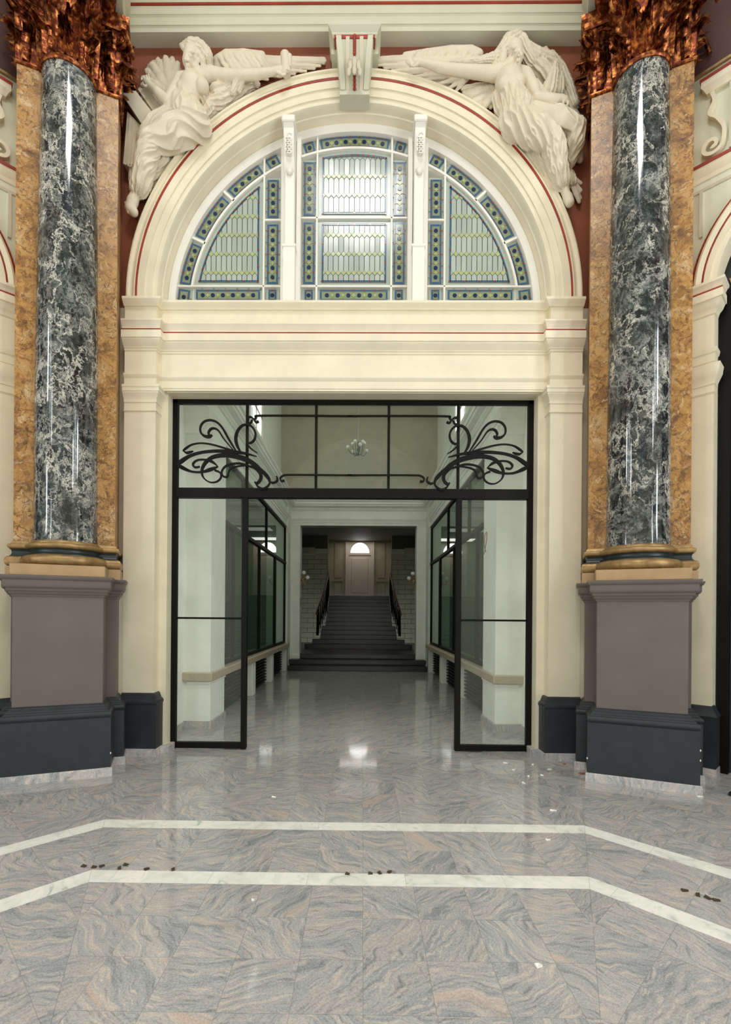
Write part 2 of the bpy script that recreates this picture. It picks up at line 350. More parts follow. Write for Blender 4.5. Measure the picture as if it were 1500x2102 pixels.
def inset(poly, d):                                     # convex ccw polygon, every edge moved inwards by d
    big = poly
    for i in range(len(poly)):
        a, b = poly[i], poly[(i + 1) % len(poly)]; L = math.hypot(b[0] - a[0], b[1] - a[1])
        if L < 1e-6: continue
        nx, ny = -(b[1] - a[1]) / L * d, (b[0] - a[0]) / L * d
        big = clip(big, (a[0] + nx, a[1] + ny), (b[0] + nx, b[1] + ny))
        if len(big) < 3: return []
    return big
def catmull(pts, k=6):
    P = [np.array(p, float) for p in pts]; out = []
    for i in range(len(P) - 1):
        p0 = P[max(i - 1, 0)]; p1 = P[i]; p2 = P[i + 1]; p3 = P[min(i + 2, len(P) - 1)]
        for j in range(k):
            u = j / k
            out.append(.5 * ((2 * p1) + (p2 - p0) * u + (2 * p0 - 5 * p1 + 4 * p2 - p3) * u * u + (3 * p1 - p0 - 3 * p2 + p3) * u ** 3))
    out.append(P[-1]); return out
def surface_nets(F, org, h):
    s = F < 0; sh = F.shape
    def c(a, d): return a[d[0]:sh[0] - 1 + d[0], d[1]:sh[1] - 1 + d[1], d[2]:sh[2] - 1 + d[2]]
    cor = [(i, j, k) for i in (0, 1) for j in (0, 1) for k in (0, 1)]
    cnt = sum(c(s, d).astype(np.int8) for d in cor); mixed = (cnt > 0) & (cnt < 8)
    ijk = np.argwhere(mixed); idx = -np.ones(mixed.shape, np.int64); idx[mixed] = np.arange(len(ijk))
    acc = np.zeros((len(ijk), 3)); num = np.zeros(len(ijk))
    fv = {d: F[ijk[:, 0] + d[0], ijk[:, 1] + d[1], ijk[:, 2] + d[2]] for d in cor}
    for a in cor:
        for ax in range(3):
            if a[ax]: continue
            b = list(a); b[ax] = 1; b = tuple(b); fa, fb = fv[a], fv[b]; cr = (fa < 0) != (fb < 0)
            t_ = np.where(cr, fa / np.where(cr, fa - fb, 1), 0); p = np.array(a, float)[None].repeat(len(ijk), 0); p[:, ax] = t_
            acc += p * cr[:, None]; num += cr
    V = org + h * (ijk + acc / num[:, None]); faces = []
    for ax in range(3):
        o1, o2 = [(1, 2), (2, 0), (0, 1)][ax]
        sl0 = [slice(1, -1)] * 3; sl1 = [slice(1, -1)] * 3; sl0[ax] = slice(0, -1); sl1[ax] = slice(1, None)
        s0, s1 = s[tuple(sl0)], s[tuple(sl1)]; e = np.argwhere(s0 != s1)
        if not len(e): continue
        fl = s0[tuple(e.T)]; e = e.copy(); off = np.ones(3, int); off[ax] = 0; g = e + off
        def cell(d1, d2): q = g.copy(); q[:, o1] -= d1; q[:, o2] -= d2; return idx[tuple(q.T)]
        q = np.stack([cell(1, 1), cell(0, 1), cell(0, 0), cell(1, 0)], 1); q[~fl] = q[~fl][:, ::-1]; faces.append(q)
    return V, np.concatenate(faces)
def relax(V, Q, it=2, lam=.5):
    e = np.concatenate([Q[:, [0, 1]], Q[:, [1, 2]], Q[:, [2, 3]], Q[:, [3, 0]]]); n = len(V)
    cnt = np.bincount(e[:, 0], minlength=n) + np.bincount(e[:, 1], minlength=n)
    for _ in range(it):
        acc = np.stack([np.bincount(e[:, 0], V[e[:, 1], k], n) + np.bincount(e[:, 1], V[e[:, 0], k], n) for k in range(3)], 1)
        V = V + lam * (acc / np.maximum(cnt, 1)[:, None] - V)
    return V
def smoothmesh(name, V, Fq, mat):
    me = bpy.data.meshes.new(name); me.vertices.add(len(V)); me.vertices.foreach_set('co', V.astype(np.float32).ravel())
    me.loops.add(Fq.size); me.loops.foreach_set('vertex_index', Fq.astype(np.int32).ravel())
    me.polygons.add(len(Fq)); me.polygons.foreach_set('loop_start', np.arange(0, Fq.size, 4, dtype=np.int32))
    me.update(calc_edges=True); me.validate()
    me.polygons.foreach_set('use_smooth', [True] * len(me.polygons)); me.materials.append(MATS[mat]); return me
# ------------------------------------------------------------------ floor
OCT = (0.0, -0.67)                      # centre of the inlaid octagon
BANDS = [(3.715, 3.575), (4.46, 4.32)]  # outer / inner edge, measured from the centre
fm = MB(); fm.box(-6.6, 6.6, -6.6, 14.3, -.12, -.0018)
floor = struct('floor', fm, 'grout', 'polished grey and pink granite tiled floor with two white marble bands', 'floor', 0)
tiles = []                              # (polygon, material)
TW = .296
def rows_between(lo, hi):
    n = max(1, round((hi - lo) / .3)); return [(lo + (hi - lo) * i / n, lo + (hi - lo) * (i + 1) / n) for i in range(n)]
def sector(ang, rmax, xlim):
    f = rotz(ang, OCT); tn = math.tan(R(22.5))
    wedge_l = (OCT[0], OCT[1]); zones = []
    rr = [(a, b, 'granite', TW) for a, b in rows_between(1.075, 3.575)] + [(3.575, 3.715, 'white_marble', TW * 2)]
    rr += [(a, b, 'granite', TW) for a, b in rows_between(3.715, 4.32)] + [(4.32, 4.46, 'white_marble', TW * 2)]
    rr += [(a, b, 'granite', TW) for a, b in rows_between(4.46, rmax)]
    for (a, b, m, w) in rr:
        y0, y1 = OCT[1] + a, OCT[1] + b; k = int(xlim / w) + 1
        for i in range(-k, k + 1):
            x0, x1 = (i - .5) * w, (i + .5) * w
            if m == 'white_marble': x0 += .11; x1 += .11
            p = [(x0, y0), (x1, y0), (x1, y1), (x0, y1)]
            if not (ang == 0 and a >= 5.9):
                p = clip(p, (OCT[0], OCT[1]), (OCT[0] + 10 * tn, OCT[1] + 10)); p = clip(p, (OCT[0] - 10 * tn, OCT[1] + 10), (OCT[0], OCT[1])) if len(p) > 2 else []
            if len(p) < 3 or abs(parea(p)) < .0015: continue
            q = [f((u, v, 0))[:2] for u, v in p]
            tiles.append((q, m))
sector(0, 14.92, 2.4); sector(R(45), 7.2, 3.2); sector(R(-45), 7.2, 3.2)
def shrink(p, g=.0008): return inset(p, g)
scored = []
for q, m in tiles:
    px = [proj((u, v, 0)) for u, v in q]
    cx = sum(p[0] for p in px) / len(px); cy = sum(p[1] for p in px) / len(px)
    w_ = max(p[0] for p in px) - min(p[0] for p in px); h_ = max(p[1] for p in px) - min(p[1] for p in px)
    vis = -60 < cx < 1560 and 1300 < cy < 2180 and min(v for u, v in q) > .5
    scored.append((vis * h_ * (w_ if h_ > 7.5 else .01), q, m))
scored.sort(key=lambda s_: -s_[0])
rest = {'granite': MB(), 'white_marble': MB()}
ng = nw = 0
for sc_, q, m in scored:
    q = shrink(q)
    if len(q) < 3: continue
    if sc_ > 0.5 and (ng < 298 if m == 'granite' else True):
        name = 'floor_tile' if m == 'granite' else 'marble_band_tile'
        ng += m == 'granite'
        mb = MB(); dz = random.uniform(-.0006, .0006); mb.prism(q, -.01, dz); obj(name, mb, m, floor, 0)
    else: rest[m].prism(q, -.01, 0)
for m, mb in rest.items():
    if mb.v: tag(obj('far_floor_tiles' if m == 'granite' else 'far_marble_band', mb, m, floor, 0), kind='stuff')
mb = MB().box(-6.5, 6.5, -6.5, OCT[1] + .35, -.01, 0); mb.box(-6.5, -1.5, OCT[1] + .35, 1.3, -.01, -.002); mb.box(1.5, 6.5, OCT[1] + .35, 1.3, -.01, -.002); mb.box(-1.5, 1.5, OCT[1] + .35, OCT[1] + 1.0, -.01, -.002)
tag(obj('rear_floor_tiles', mb, 'granite', floor, 0), kind='stuff')

# ------------------------------------------------------------------ back wall with portal and lunette
ZC = 5.19
wb = MB().prism([(-3.3, 0), (-2.12, 0), (-2.12, 4.15), (2.12, 4.15), (2.12, 0), (3.3, 0), (3.3, 5.115), (-3.3, 5.115)], 5.64, 5.9, 'y')
wall_back = struct('wall_back', wb, 'cream', 'cream portal wall with wide glazed doorway under a round arched window')
pts = [(3.3, 5.115), (3.3, 8.7), (-3.3, 8.7), (-3.3, 5.115)] + [(-2.3 * math.cos(a), ZC + 2.3 * math.sin(a)) for a in np.linspace(-.032, PI + .032, 49)]
spandrel_mesh = MB().prism(pts, 5.66, 5.9, 'y')
obj('spandrel_field', spandrel_mesh, 'terracotta', wall_back, 0)
AR = -.03; A2 = PI + .03
outer_arch = MB().arch([(2.585, 5.72), (2.585, 5.56), (2.578, 5.545), (2.566, 5.532), (2.552, 5.53), (2.545, 5.533), (2.54, 5.55), (2.52, 5.556), (2.50, 5.552), (2.486, 5.542), (2.48, 5.53), (2.468, 5.53), (2.466, 5.56), (2.466, 5.72)], 0, ZC, AR, A2, 96)
red_arch = MB().arch([(2.470, 5.70), (2.470, 5.535), (2.448, 5.540), (2.448, 5.70)], 0, ZC, AR, A2, 96)
inner_arch = MB().arch([(2.450, 5.72), (2.450, 5.545), (2.372, 5.553), (2.372, 5.568), (2.36, 5.572), (2.294, 5.578), (2.294, 5.592), (2.284, 5.596), (2.248, 5.60), (2.240, 5.615), (2.236, 5.66), (2.232, 5.70), (2.222, 5.71), (2.219, 5.74), (2.205, 5.79), (2.20, 5.82), (2.20, 5.94), (2.38, 5.94)], 0, ZC, AR, A2, 96)
def arch_set(parent):
    obj('arch_moulding', outer_arch_c(), 'cream', parent, 25); obj('red_arch_line', red_c(), 'red_line', parent, 25); obj('arch_band', inner_c(), 'cream', parent, 25)
import copy as _cp
outer_arch_c = lambda: _cp.deepcopy(outer_arch); red_c = lambda: _cp.deepcopy(red_arch); inner_c = lambda: _cp.deepcopy(inner_arch)
arch_root = tag(empty('trim_1', (0, 5.6, 5.12)), 'cream stepped round arch moulding with a thin red line', 'arch moulding', kind='structure')
arch_set(arch_root)

# entablature above the doorway, breaking forward over the two pilasters
EP = [(-2.60, 5.66), (-2.56, 5.50), (-2.205, 5.50), (-2.205, 5.57), (2.205, 5.57), (2.205, 5.50), (2.56, 5.50), (2.60, 5.66)]
EP = [(-2.56, 5.50), (-2.205, 5.50), (-2.205, 5.57), (2.205, 5.57), (2.205, 5.50), (2.56, 5.50)]
ent = tag(empty('trim_2', (0, 5.55, 4.13)), 'cream moulded entablature with a red line between doorway and arched window', 'entablature', kind='structure')
obj('crown_moulding', MB().sweep(EP, [(-.14, 5.115), (.075, 5.115), (.075, 5.09), (.068, 5.082), (.05, 5.06), (.035, 5.045), (.03, 5.035), (.012, 5.035), (.004, 5.02), (0, 4.99), (-.14, 4.99)]), 'cream', ent, 25)
obj('upper_frieze', MB().sweep(EP, [(-.14, 4.99), (0, 4.99), (0, 4.83), (-.14, 4.83)]), 'cream', ent, 0)
obj('cornice', MB().sweep(EP, [(-.14, 4.86), (.0, 4.86), (.10, 4.85), (.10, 4.835), (.092, 4.825), (.075, 4.79), (.068, 4.775), (.068, 4.762), (.062, 4.755), (-.14, 4.755)]), 'cream', ent, 25)
obj('red_line', MB().sweep(EP, [(-.13, 4.755), (.078, 4.755), (.086, 4.745), (.078, 4.727), (-.13, 4.727)]), 'red_line', ent, 25)
obj('corona', MB().sweep(EP, [(-.14, 4.735), (.088, 4.735), (.088, 4.655), (.075, 4.65), (.074, 4.64), (.06, 4.62), (.035, 4.595), (.025, 4.585), (.02, 4.57), (.012, 4.57), (.012, 4.548), (0, 4.54), (-.14, 4.54)]), 'cream', ent, 25)
obj('main_frieze', MB().sweep(EP, [(-.14, 4.545), (0, 4.545), (0, 4.28), (-.14, 4.28)]), 'cream', ent, 0)
obj('architrave', MB().sweep(EP, [(-.14, 4.285), (.03, 4.285), (.03, 4.27), (.022, 4.255), (.012, 4.24), (.008, 4.235), (.008, 4.155), (.0, 4.15), (0, 4.13), (-.14, 4.13)]), 'cream', ent, 25)
obj('doorway_soffit', MB().box(-2.12, 2.12, 5.60, 5.9, 4.122, 4.16), 'cream', ent, 0)
# pilasters either side of the doorway
for sx, nm in ((-1, 'left'), (1, 'right')):
    P_ = tag(empty('door_pilaster', (sx * 2.37, 5.55, 0)), f'plain cream pilaster with moulded capital and black base {nm} of the doorway', 'pilaster', 'cream pilasters beside the doorway')
    path = [(-2.56, 5.50), (-2.205, 5.50), (-2.205, 5.66)] if sx < 0 else [(2.205, 5.66), (2.205, 5.50), (2.56, 5.50)]
    obj('back_strip', MB().box(min(sx * 2.5, sx * 2.82), max(sx * 2.5, sx * 2.82), 5.503, 5.64, .0, 2.0), 'cream', P_, 0)
    obj('shaft', MB().sweep(path, [(-.1, .70), (0, .70), (0, 3.9), (-.1, 3.9)]), 'cream', P_, 0)
    obj('capital', MB().sweep(path, [(-.1, 4.145), (.062, 4.145), (.062, 4.12), (.055, 4.11), (.055, 4.075), (.048, 4.07), (.048, 4.06), (.03, 4.03), (.015, 4.0), (.013, 3.985), (.013, 3.965), (.004, 3.96), (.004, 3.885), (.014, 3.882), (.014, 3.868), (0, 3.86), (-.1, 3.86)]), 'cream', P_, 25)
    path2 = [(-2.56, 5.50), (-2.205, 5.50), (-2.205, 5.64), (-2.12, 5.64), (-2.12, 5.80)] if sx < 0 else [(2.12, 5.80), (2.12, 5.64), (2.205, 5.64), (2.205, 5.50), (2.56, 5.50)]
    p3 = path if True else path2
    obj('base', MB().sweep(p3, [(-.1, .09), (.05, .09), (.05, .575), (.058, .59), (.06, .605), (.056, .62), (.046, .632), (.035, .64), (.03, .655), (.02, .675), (.018, .69), (.006, .70), (0, .705), (-.1, .705)]), 'plinth_black', P_, 25)
    obj('skirting', MB().sweep(path2, [(-.05, 0), (.056, 0), (.056, .085), (.048, .09), (-.05, .09)]), 'granite_skirting', P_, 0)
# great entablature at the top of the picture
top = tag(empty('trim_3', (0, 5.5, 8.13)), 'grey-white great cornice with a red line along the top of the hall', 'cornice', kind='structure')
TP = [(-3.4, 5.56), (3.4, 5.56)]
obj('lower_fascia', MB().sweep(TP, [(-.12, 8.13), (.055, 8.13), (.055, 8.178), (.062, 8.184), (.062, 8.19), (.072, 8.192), (.072, 8.275), (.08, 8.282), (.08, 8.29), (.088, 8.292), (.088, 8.385), (-.12, 8.385)]), 'celadon', top, 0)
obj('red_line', MB().sweep(TP, [(-.1, 8.385), (.098, 8.385), (.105, 8.397), (.098, 8.41), (-.1, 8.41)]), 'red_line', top, 0)
obj('upper_moulding', MB().sweep(TP, [(-.12, 8.41), (.10, 8.41), (.11, 8.44), (.15, 8.50), (.17, 8.52), (.17, 8.56), (.22, 8.6), (.22, 8.8), (-.12, 8.8)]), 'celadon', top, 25)

# ------------------------------------------------------------------ keystone
key = tag(empty('keystone', (0, 5.55, 7.35)), 'scrolled cream keystone with a red beaded strip at the crown of the arch', 'keystone')
kp = lambda x, y, Y: unproj(x, y, Y)
def keyprof(x0, x1, zt, proj_prof, y_back=5.66):       # extrude side profile [(y, z)] across x with taper
    m = MB(); n = len(proj_prof); vs = []
    for sgn in (-1, 1):
        for (y, z) in proj_prof:
            f = (z - 7.30) / (7.86 - 7.30); hw = (x0 + (x1 - x0) * f); vs.append((sgn * hw, y, z))
    fs = [tuple(range(n)), tuple(range(n, 2 * n))[::-1]] + [(i, (i + 1) % n, n + (i + 1) % n, n + i) for i in range(n)]
    return m.add(vs, fs)
ZT = 7.87; spr = [(5.66, ZT), (5.34, ZT)]
cur = [(5.34 - .03 * math.sin(PI * u) + .16 * u ** 1.3, ZT - .42 * u) for u in np.linspace(0, 1, 16)]
obj('scroll_body', keyprof(.15, .205, 0, spr + cur + [(5.66, ZT - .42)]), 'celadon', key, 40)
for sx in (-1, 1):
    off = lambda p, sx=sx: (p[0] + sx * (.128 + .045 * (p[2] - ZT + .42) / .42), p[1], p[2])
    cu2 = [(y - .022, z) for y, z in cur]
    b = MB(); b.prism([(5.62, ZT - .005)] + cu2 + [(5.62, ZT - .41)], -.028, .028, 'x'); b.xf(off); obj('side_rib', b, 'celadon', key, 40)
    b = MB(); b.prism([(5.6, ZT - .005)] + [(y - .01, z) for y, z in cur] + [(5.6, ZT - .41)], -.02, .02, 'x'); b.xf(lambda p, sx=sx: (p[0] + sx * .075, p[1], p[2])); obj('inner_rib', b, 'cream_dark', key, 40)
for k_ in range(9):
    u = .02 + .38 * k_ / 8
    obj('bead', MB().ball((0, 5.325 - .03 * math.sin(PI * u) + .16 * u ** 1.3, ZT - .42 * u), .02, 10, 6, (.9, .8, 1.2)), 'red_line', key)
for k_ in range(6):
    u = .66 + .32 * k_ / 5
    obj('bead', MB().ball((0, 5.325 - .03 * math.sin(PI * u) + .16 * u ** 1.3, ZT - .42 * u), .018, 10, 6), 'red_line', key)
for k_, (lx, lz, s_) in enumerate([(-.045, 7.57, 1), (.045, 7.57, 1), (0, 7.6, 1.2), (-.06, 7.5, .9), (.06, 7.5, .9), (0, 7.52, 1)]):
    obj('acanthus_leaf', MB().ball((lx, 5.345, lz), .045 * s_, 8, 6, (.55, .5, 1.2)), 'cream_dark', key)
obj('foot_slab', MB().prism([(-.165, 7.405), (.165, 7.405), (.168, 7.455), (-.168, 7.455)], 5.49, 5.66, 'y'), 'celadon', key, 0)
obj('cap_block', MB().sweep([(-.235, 5.66), (-.235, 5.36), (.235, 5.36), (.235, 5.66)], [(-.2, 7.885), (.0, 7.885), (.0, 7.90), (.012, 7.915), (.015, 7.93), (.04, 7.96), (.05, 7.975), (.05, 8.02), (-.2, 8.02)]), 'celadon', key, 25)
obj('red_recess', MB().box(-.222, .222, 5.33, 5.66, 7.85, 7.886), 'red_line', key, 0)

obj('neck_block', MB().box(-.26, .26, 5.44, 5.66, 7.80, 8.14), 'celadon', key, 0)
# ------------------------------------------------------------------ corner piers: pedestal, yellow marble pilaster, dark marble column
PX_, PY_ = 2.93, 5.05
NP = np.array([-.38268, -.92388])       # right pier, towards the hall
def mirror_r(p):                         # back-wall coordinates -> the diagonal wall right of the doorway
    d = np.array([p[0] - PX_, p[1] - PY_]); q = np.array([PX_, PY_]) - d + 2 * (d @ NP) * NP; return (q[0], q[1], p[2])
def mirror_l(p): q = mirror_r(p); return (-q[0], q[1], q[2])
PED = [(-.475, .42), (-.475, 0), (-.38, 0), (-.38, -.36), (.38, -.36), (.38, 0), (.475, 0), (.475, .42)]
def leaf_mesh(L, w, curl, lob=5, th=.012):
    nu, nv = 22, 11; f = []; b = []
    # mid-rib: rises close to the bell, then rolls over forwards and down at the tip
    rib = []; y = z = 0.0; ds = L / (nu - 1) * 1.22
    for i in range(nu):
        u = i / (nu - 1); a = .06 + (0 if u < .7 else (u - .7) / .3) ** 1.1 * curl
        rib.append((y, z, a)); y += math.sin(a) * ds; z += math.cos(a) * ds
    for i in range(nu):
        u = i / (nu - 1); o, z, a = rib[i]
        ww = w * (.70 + .30 * math.sin(PI * min(1, u * 1.2))) * (1 - max(0, u - .75) ** 1.2 * 3.0) * (1 - .22 * abs(math.sin(lob * PI * u)) ** 1.5)
        for j in range(nv):
            s_ = j / (nv - 1) * 2 - 1
            d = .014 * math.cos(s_ * PI * 3) - .035 * s_ * s_ + (.014 if abs(s_) < .13 else 0)
            f.append((s_ * ww / 2, -(o + d * math.cos(a)), z + d * math.sin(a) - .02 * abs(s_) * abs(math.sin(lob * PI * u)))); b.append((s_ * ww / 2, -(o + (d - th) * math.cos(a)), z + (d - th) * math.sin(a)))
    q = lambda i, j: i * nv + j; N = nu * nv; fs = []
    for i in range(nu - 1):
        for j in range(nv - 1):
            fs.append((q(i, j), q(i, j + 1), q(i + 1, j + 1), q(i + 1, j))); fs.append((N + q(i, j), N + q(i + 1, j), N + q(i + 1, j + 1), N + q(i, j + 1)))
    ring = [q(i, 0) for i in range(nu)] + [q(nu - 1, j) for j in range(1, nv)] + [q(i, nv - 1) for i in range(nu - 2, -1, -1)] + [q(0, j) for j in range(nv - 2, 0, -1)]
    for a_, b_ in zip(ring, ring[1:] + ring[:1]): fs.append((a_, b_, N + b_, N + a_))
    return MB().add(f + b, fs)
leaf_lo = leaf_mesh(.30, .22, 2.6).mesh('leaf_low', 'copper', 60)
leaf_hi = leaf_mesh(.50, .21, 2.6).mesh('leaf_high', 'copper', 60)
def volute_mesh():
    m = MB(); pts = []
    for i in range(40):
        u = i / 39; a = u * 4.2 * PI; r = .085 * (1 - u * .85); pts.append((math.cos(a + PI / 2) * r, 0, math.sin(a + PI / 2) * r))
    stem = [(-.16, 0, -.26), (-.13, 0, -.15), (-.08, 0, -.02), (-.04, 0, .06)]
    m.tube(catmull([np.array(p) for p in stem + [pts[0]]], 4) + [np.array(p) for p in pts[1:]], .021, 8); m.ball((0, 0, 0), .03, 8, 6); return m
vol = volute_mesh().mesh('volute', 'copper', 60)
# random small copper leaflets between the big leaves
leaf_sm = leaf_mesh(.15, .09, 2.2, 3).mesh('leaflet', 'copper', 60)
def T(root, loc, rz):                    # local -> world for pieces placed by copies
    M = ROOTM[root.name]; w = M @ Vector(loc); return tuple(w), (0, 0, rz + root.rotation_euler[2])
def lobj(name, mb, mat, root, parent=None, smooth=30):
    M = ROOTM[root.name]; mb.v = [tuple(M @ Vector(p)) for p in mb.v]; return obj(name, mb, mat, parent or root, smooth)
ZS0, ZS1 = 2.30, 7.06
for side, nm in ((-1, 'left'), (1, 'right')):
    rz = R(22.5) * -side; loc = (side * PX_, PY_, 0)
    ped = tag(empty('pedestal', loc, rz), f'tall taupe pedestal with black plinth under the {nm} marble column', 'pedestal', 'pedestals of the marble columns')
    lobj('skirting', MB().sweep(PED, [(-.05, 0), (.098, 0), (.098, .075), (.088, .082), (-.05, .082)]), 'granite_skirting', ped, None, 0)
    lobj('plinth', MB().sweep(PED, [(-.05, .08), (.082, .08), (.082, .565), (.074, .572), (.078, .58), (.086, .592), (.088, .605), (.084, .618), (.074, .628), (.06, .634), (.055, .648), (.046, .652), (.04, .668), (.022, .682), (.02, .694), (.008, .70), (0, .706), (-.05, .706)]), 'plinth_black', ped)
    lobj('dado', MB().sweep(PED, [(-.05, .70), (0, .70), (0, 1.757), (-.05, 1.757)]), 'taupe', ped, None, 0)
    lobj('cap', MB().sweep(PED, [(-.3, 1.752), (.008, 1.752), (.012, 1.768), (.02, 1.772), (.03, 1.79), (.034, 1.80), (.042, 1.803), (.046, 1.825), (.06, 1.835), (.068, 1.85), (.068, 1.905), (.078, 1.912), (.09, 1.935), (.09, 1.948), (-.3, 1.948)]), 'taupe', ped)
    # chips knocked off the arrises
    for k_, (lx, ly, lz) in enumerate([(.462 * side, -.441, .40), (.462 * side, -.441, .31), (-.462 * side, -.441, .22)]):
        lobj('paint_chip', MB().ball((lx, ly, lz), .007, 6, 5, (.8, .5, 1.6)), 'paper', ped)
    # yellow marble pilaster behind the column
    pil = tag(empty('marble_pilaster', loc, rz), f'polished yellow marble pilaster with copper capital behind the {nm} dark column', 'pilaster', 'yellow marble pilasters')
    box_p = [(-.455, .5), (-.455, -.03), (.455, -.03), (.455, .5)]
    lobj('shaft', MB().sweep(box_p, [(-.06, ZS0 - .01), (0, ZS0 - .01), (0, ZS1 + .02), (-.06, ZS1 + .02)]), 'marble_yellow', pil, None, 0)
    lobj('base_slab', MB().sweep(box_p, [(-.1, 1.948), (.055, 1.948), (.055, 2.055), (-.1, 2.055)]), 'gold_satin', pil, None, 0)
    lobj('base_torus', MB().sweep(box_p, [(-.06, 2.055)] + [(.03 + .033 * math.sin(a), 2.105 - .05 * math.cos(a)) for a in np.linspace(0, PI, 9)] + [(.02, 2.16), (-.06, 2.16)]), 'gold', pil)
    lobj('base_scotia', MB().sweep(box_p, [(-.06, 2.155), (.028, 2.155), (.014, 2.17), (.008, 2.19), (.012, 2.215), (.022, 2.228), (-.06, 2.228)]), 'bronze_dark', pil)
    lobj('base_upper_torus', MB().sweep(box_p, [(-.06, 2.226), (.03, 2.226)] + [(.02 + .022 * math.sin(a), 2.255 - .025 * math.cos(a)) for a in np.linspace(0, PI, 7)] + [(.016, 2.285), (.014, 2.297), (.004, 2.31), (-.06, 2.31)]), 'gold', pil)
    cap = lobj('capital', MB().sweep(box_p, [(-.1, 7.05), (.012, 7.05), (.022, 7.06), (.022, 7.075), (.012, 7.085), (.0, 7.09), (0, 7.5), (.03, 7.7), (.05, 7.74), (-.1, 7.74)]), 'copper', pil)
    lobj('abacus', MB().sweep(box_p, [(-.1, 7.72), (.06, 7.72), (.075, 7.74), (.075, 7.78), (.10, 7.80), (.105, 7.85), (-.1, 7.85)]), 'copper', pil, cap)
    for s2 in (-1, 1):
        for (lx, ly, ar) in ((.44, -.02, R(45) * s2), (.35, -.025, 0), (.45, .13, R(90) * s2), (.45, .29, R(90) * s2)):
            for me, z0 in ((leaf_lo, 7.10), (leaf_hi, 7.12)):
                w_, r_ = T(pil, (lx * s2, ly, z0), ar + (.12 if me is leaf_hi else 0)); copy_mesh('acanthus_leaf', me, w_, cap, r_)
        for (lx, ly, ar) in ((.455, -.03, R(45) * s2), (.455, .30, R(90) * s2)):
            w_, r_ = T(pil, (lx * s2 + .035 * s2, ly - .05 * (ly < 0), 7.64), ar + R(90) ); copy_mesh('volute', vol, w_, cap, (0, 0, r_[2] + (PI if s2 < 0 else 0) - R(90) * 0))
        for k_ in range(6):
            ang = random.choice((0, R(90) * s2, R(45) * s2)); lx, ly = {0: (random.uniform(.3, .46), -.045)}.get(ang, (.47, random.uniform(-.03, .3)))
            w_, r_ = T(pil, (lx * s2, ly, random.uniform(7.1, 7.6)), ang + random.uniform(-.4, .4)); copy_mesh('leaflet', leaf_sm, w_, cap, r_)
    # dark marble column
    colm = tag(empty('marble_column', loc, rz), f'polished dark green-black veined marble column with gilt base {nm} of the doorway', 'column', 'dark marble columns')
    prof = []
    for i in range(25):
        u = i / 24; r_ = .286 - .036 * max(0, u - .25) ** 1.5 / .65; prof.append((r_, ZS0 + .01 + (ZS1 - ZS0 - .02) * u))
    lobj('shaft', MB().lathe([(.296, ZS0), (.296, ZS0 + .012)] + prof[1:], 96), f'marble_dark_{"a" if side < 0 else "b"}', colm, None, 40)
    lobj('base_slab', MB().bbox(-.40, .40, -.40, .40, 1.948, 2.057, .006), 'gold_satin', colm, None, 0)
    lobj('base_torus', MB().lathe([(.2, 2.056), (.35, 2.056)] + [(.345 + .052 * math.sin(a), 2.108 - .052 * math.cos(a)) for a in np.linspace(.2, PI - .2, 11)] + [(.345, 2.162), (.2, 2.162)], 80), 'gold', colm, None, 50)
    lobj('base_scotia', MB().lathe([(.2, 2.158), (.345, 2.158), (.345, 2.168), (.325, 2.178), (.314, 2.195), (.318, 2.215), (.33, 2.226), (.2, 2.226)], 80), 'bronze_dark', colm, None, 50)
    lobj('base_upper_torus', MB().lathe([(.2, 2.224), (.34, 2.224)] + [(.33 + .026 * math.sin(a), 2.252 - .026 * math.cos(a)) for a in np.linspace(.2, PI - .2, 9)] + [(.322, 2.28), (.322, 2.29), (.31, 2.292), (.306, 2.302), (.292, 2.312), (.2, 2.312)], 80), 'gold', colm, None, 50)
    cap = lobj('capital', MB().lathe([(.2, 7.04), (.262, 7.04), (.272, 7.052), (.276, 7.066), (.272, 7.08), (.26, 7.09), (.255, 7.10), (.255, 7.45), (.28, 7.65), (.34, 7.78), (.2, 7.78)], 64), 'copper', colm, None, 40)
    lobj('abacus', MB().sweep([(-.42, .42), (-.36, 0), (-.42, -.42), (0, -.36), (.42, -.42), (.36, 0), (.42, .42), (0, .36)], [(-.2, 7.78), (0, 7.78), (.03, 7.80), (.03, 7.84), (.05, 7.86), (.05, 7.9), (-.2, 7.9)], True), 'copper', colm, cap)
    for k_ in range(8):
        for me, off_, z0, rr in ((leaf_lo, 0, 7.09, .262), (leaf_hi, PI / 8, 7.10, .262)):
            a = 2 * PI * k_ / 8 + off_
            w_, r_ = T(colm, (rr * math.sin(a), -rr * math.cos(a), z0), a); copy_mesh('acanthus_leaf', me, w_, cap, r_)
    for k_ in range(14):
        a = random.uniform(0, 2 * PI); z0 = random.uniform(7.1, 7.5)
        w_, r_ = T(colm, (.28 * math.sin(a), -.28 * math.cos(a), z0), a); copy_mesh('leaflet', leaf_sm, w_, cap, r_)
    for k_ in range(4):
        a = PI / 4 + PI / 2 * k_
        w_, r_ = T(colm, (.36 * math.sin(a), -.36 * math.cos(a), 7.68), a); copy_mesh('volute', vol, w_, cap, (0, 0, r_[2] - R(90)))
    # entablature block above each capital
    blk = lobj('entablature_block', MB().sweep([(-.5, .42), (-.5, -.3), (.5, -.3), (.5, .42)], [(-.3, 7.9), (0, 7.9), (.0, 8.3), (.05, 8.35), (.05, 8.7), (-.3, 8.7)]), 'cream_dark', colm)

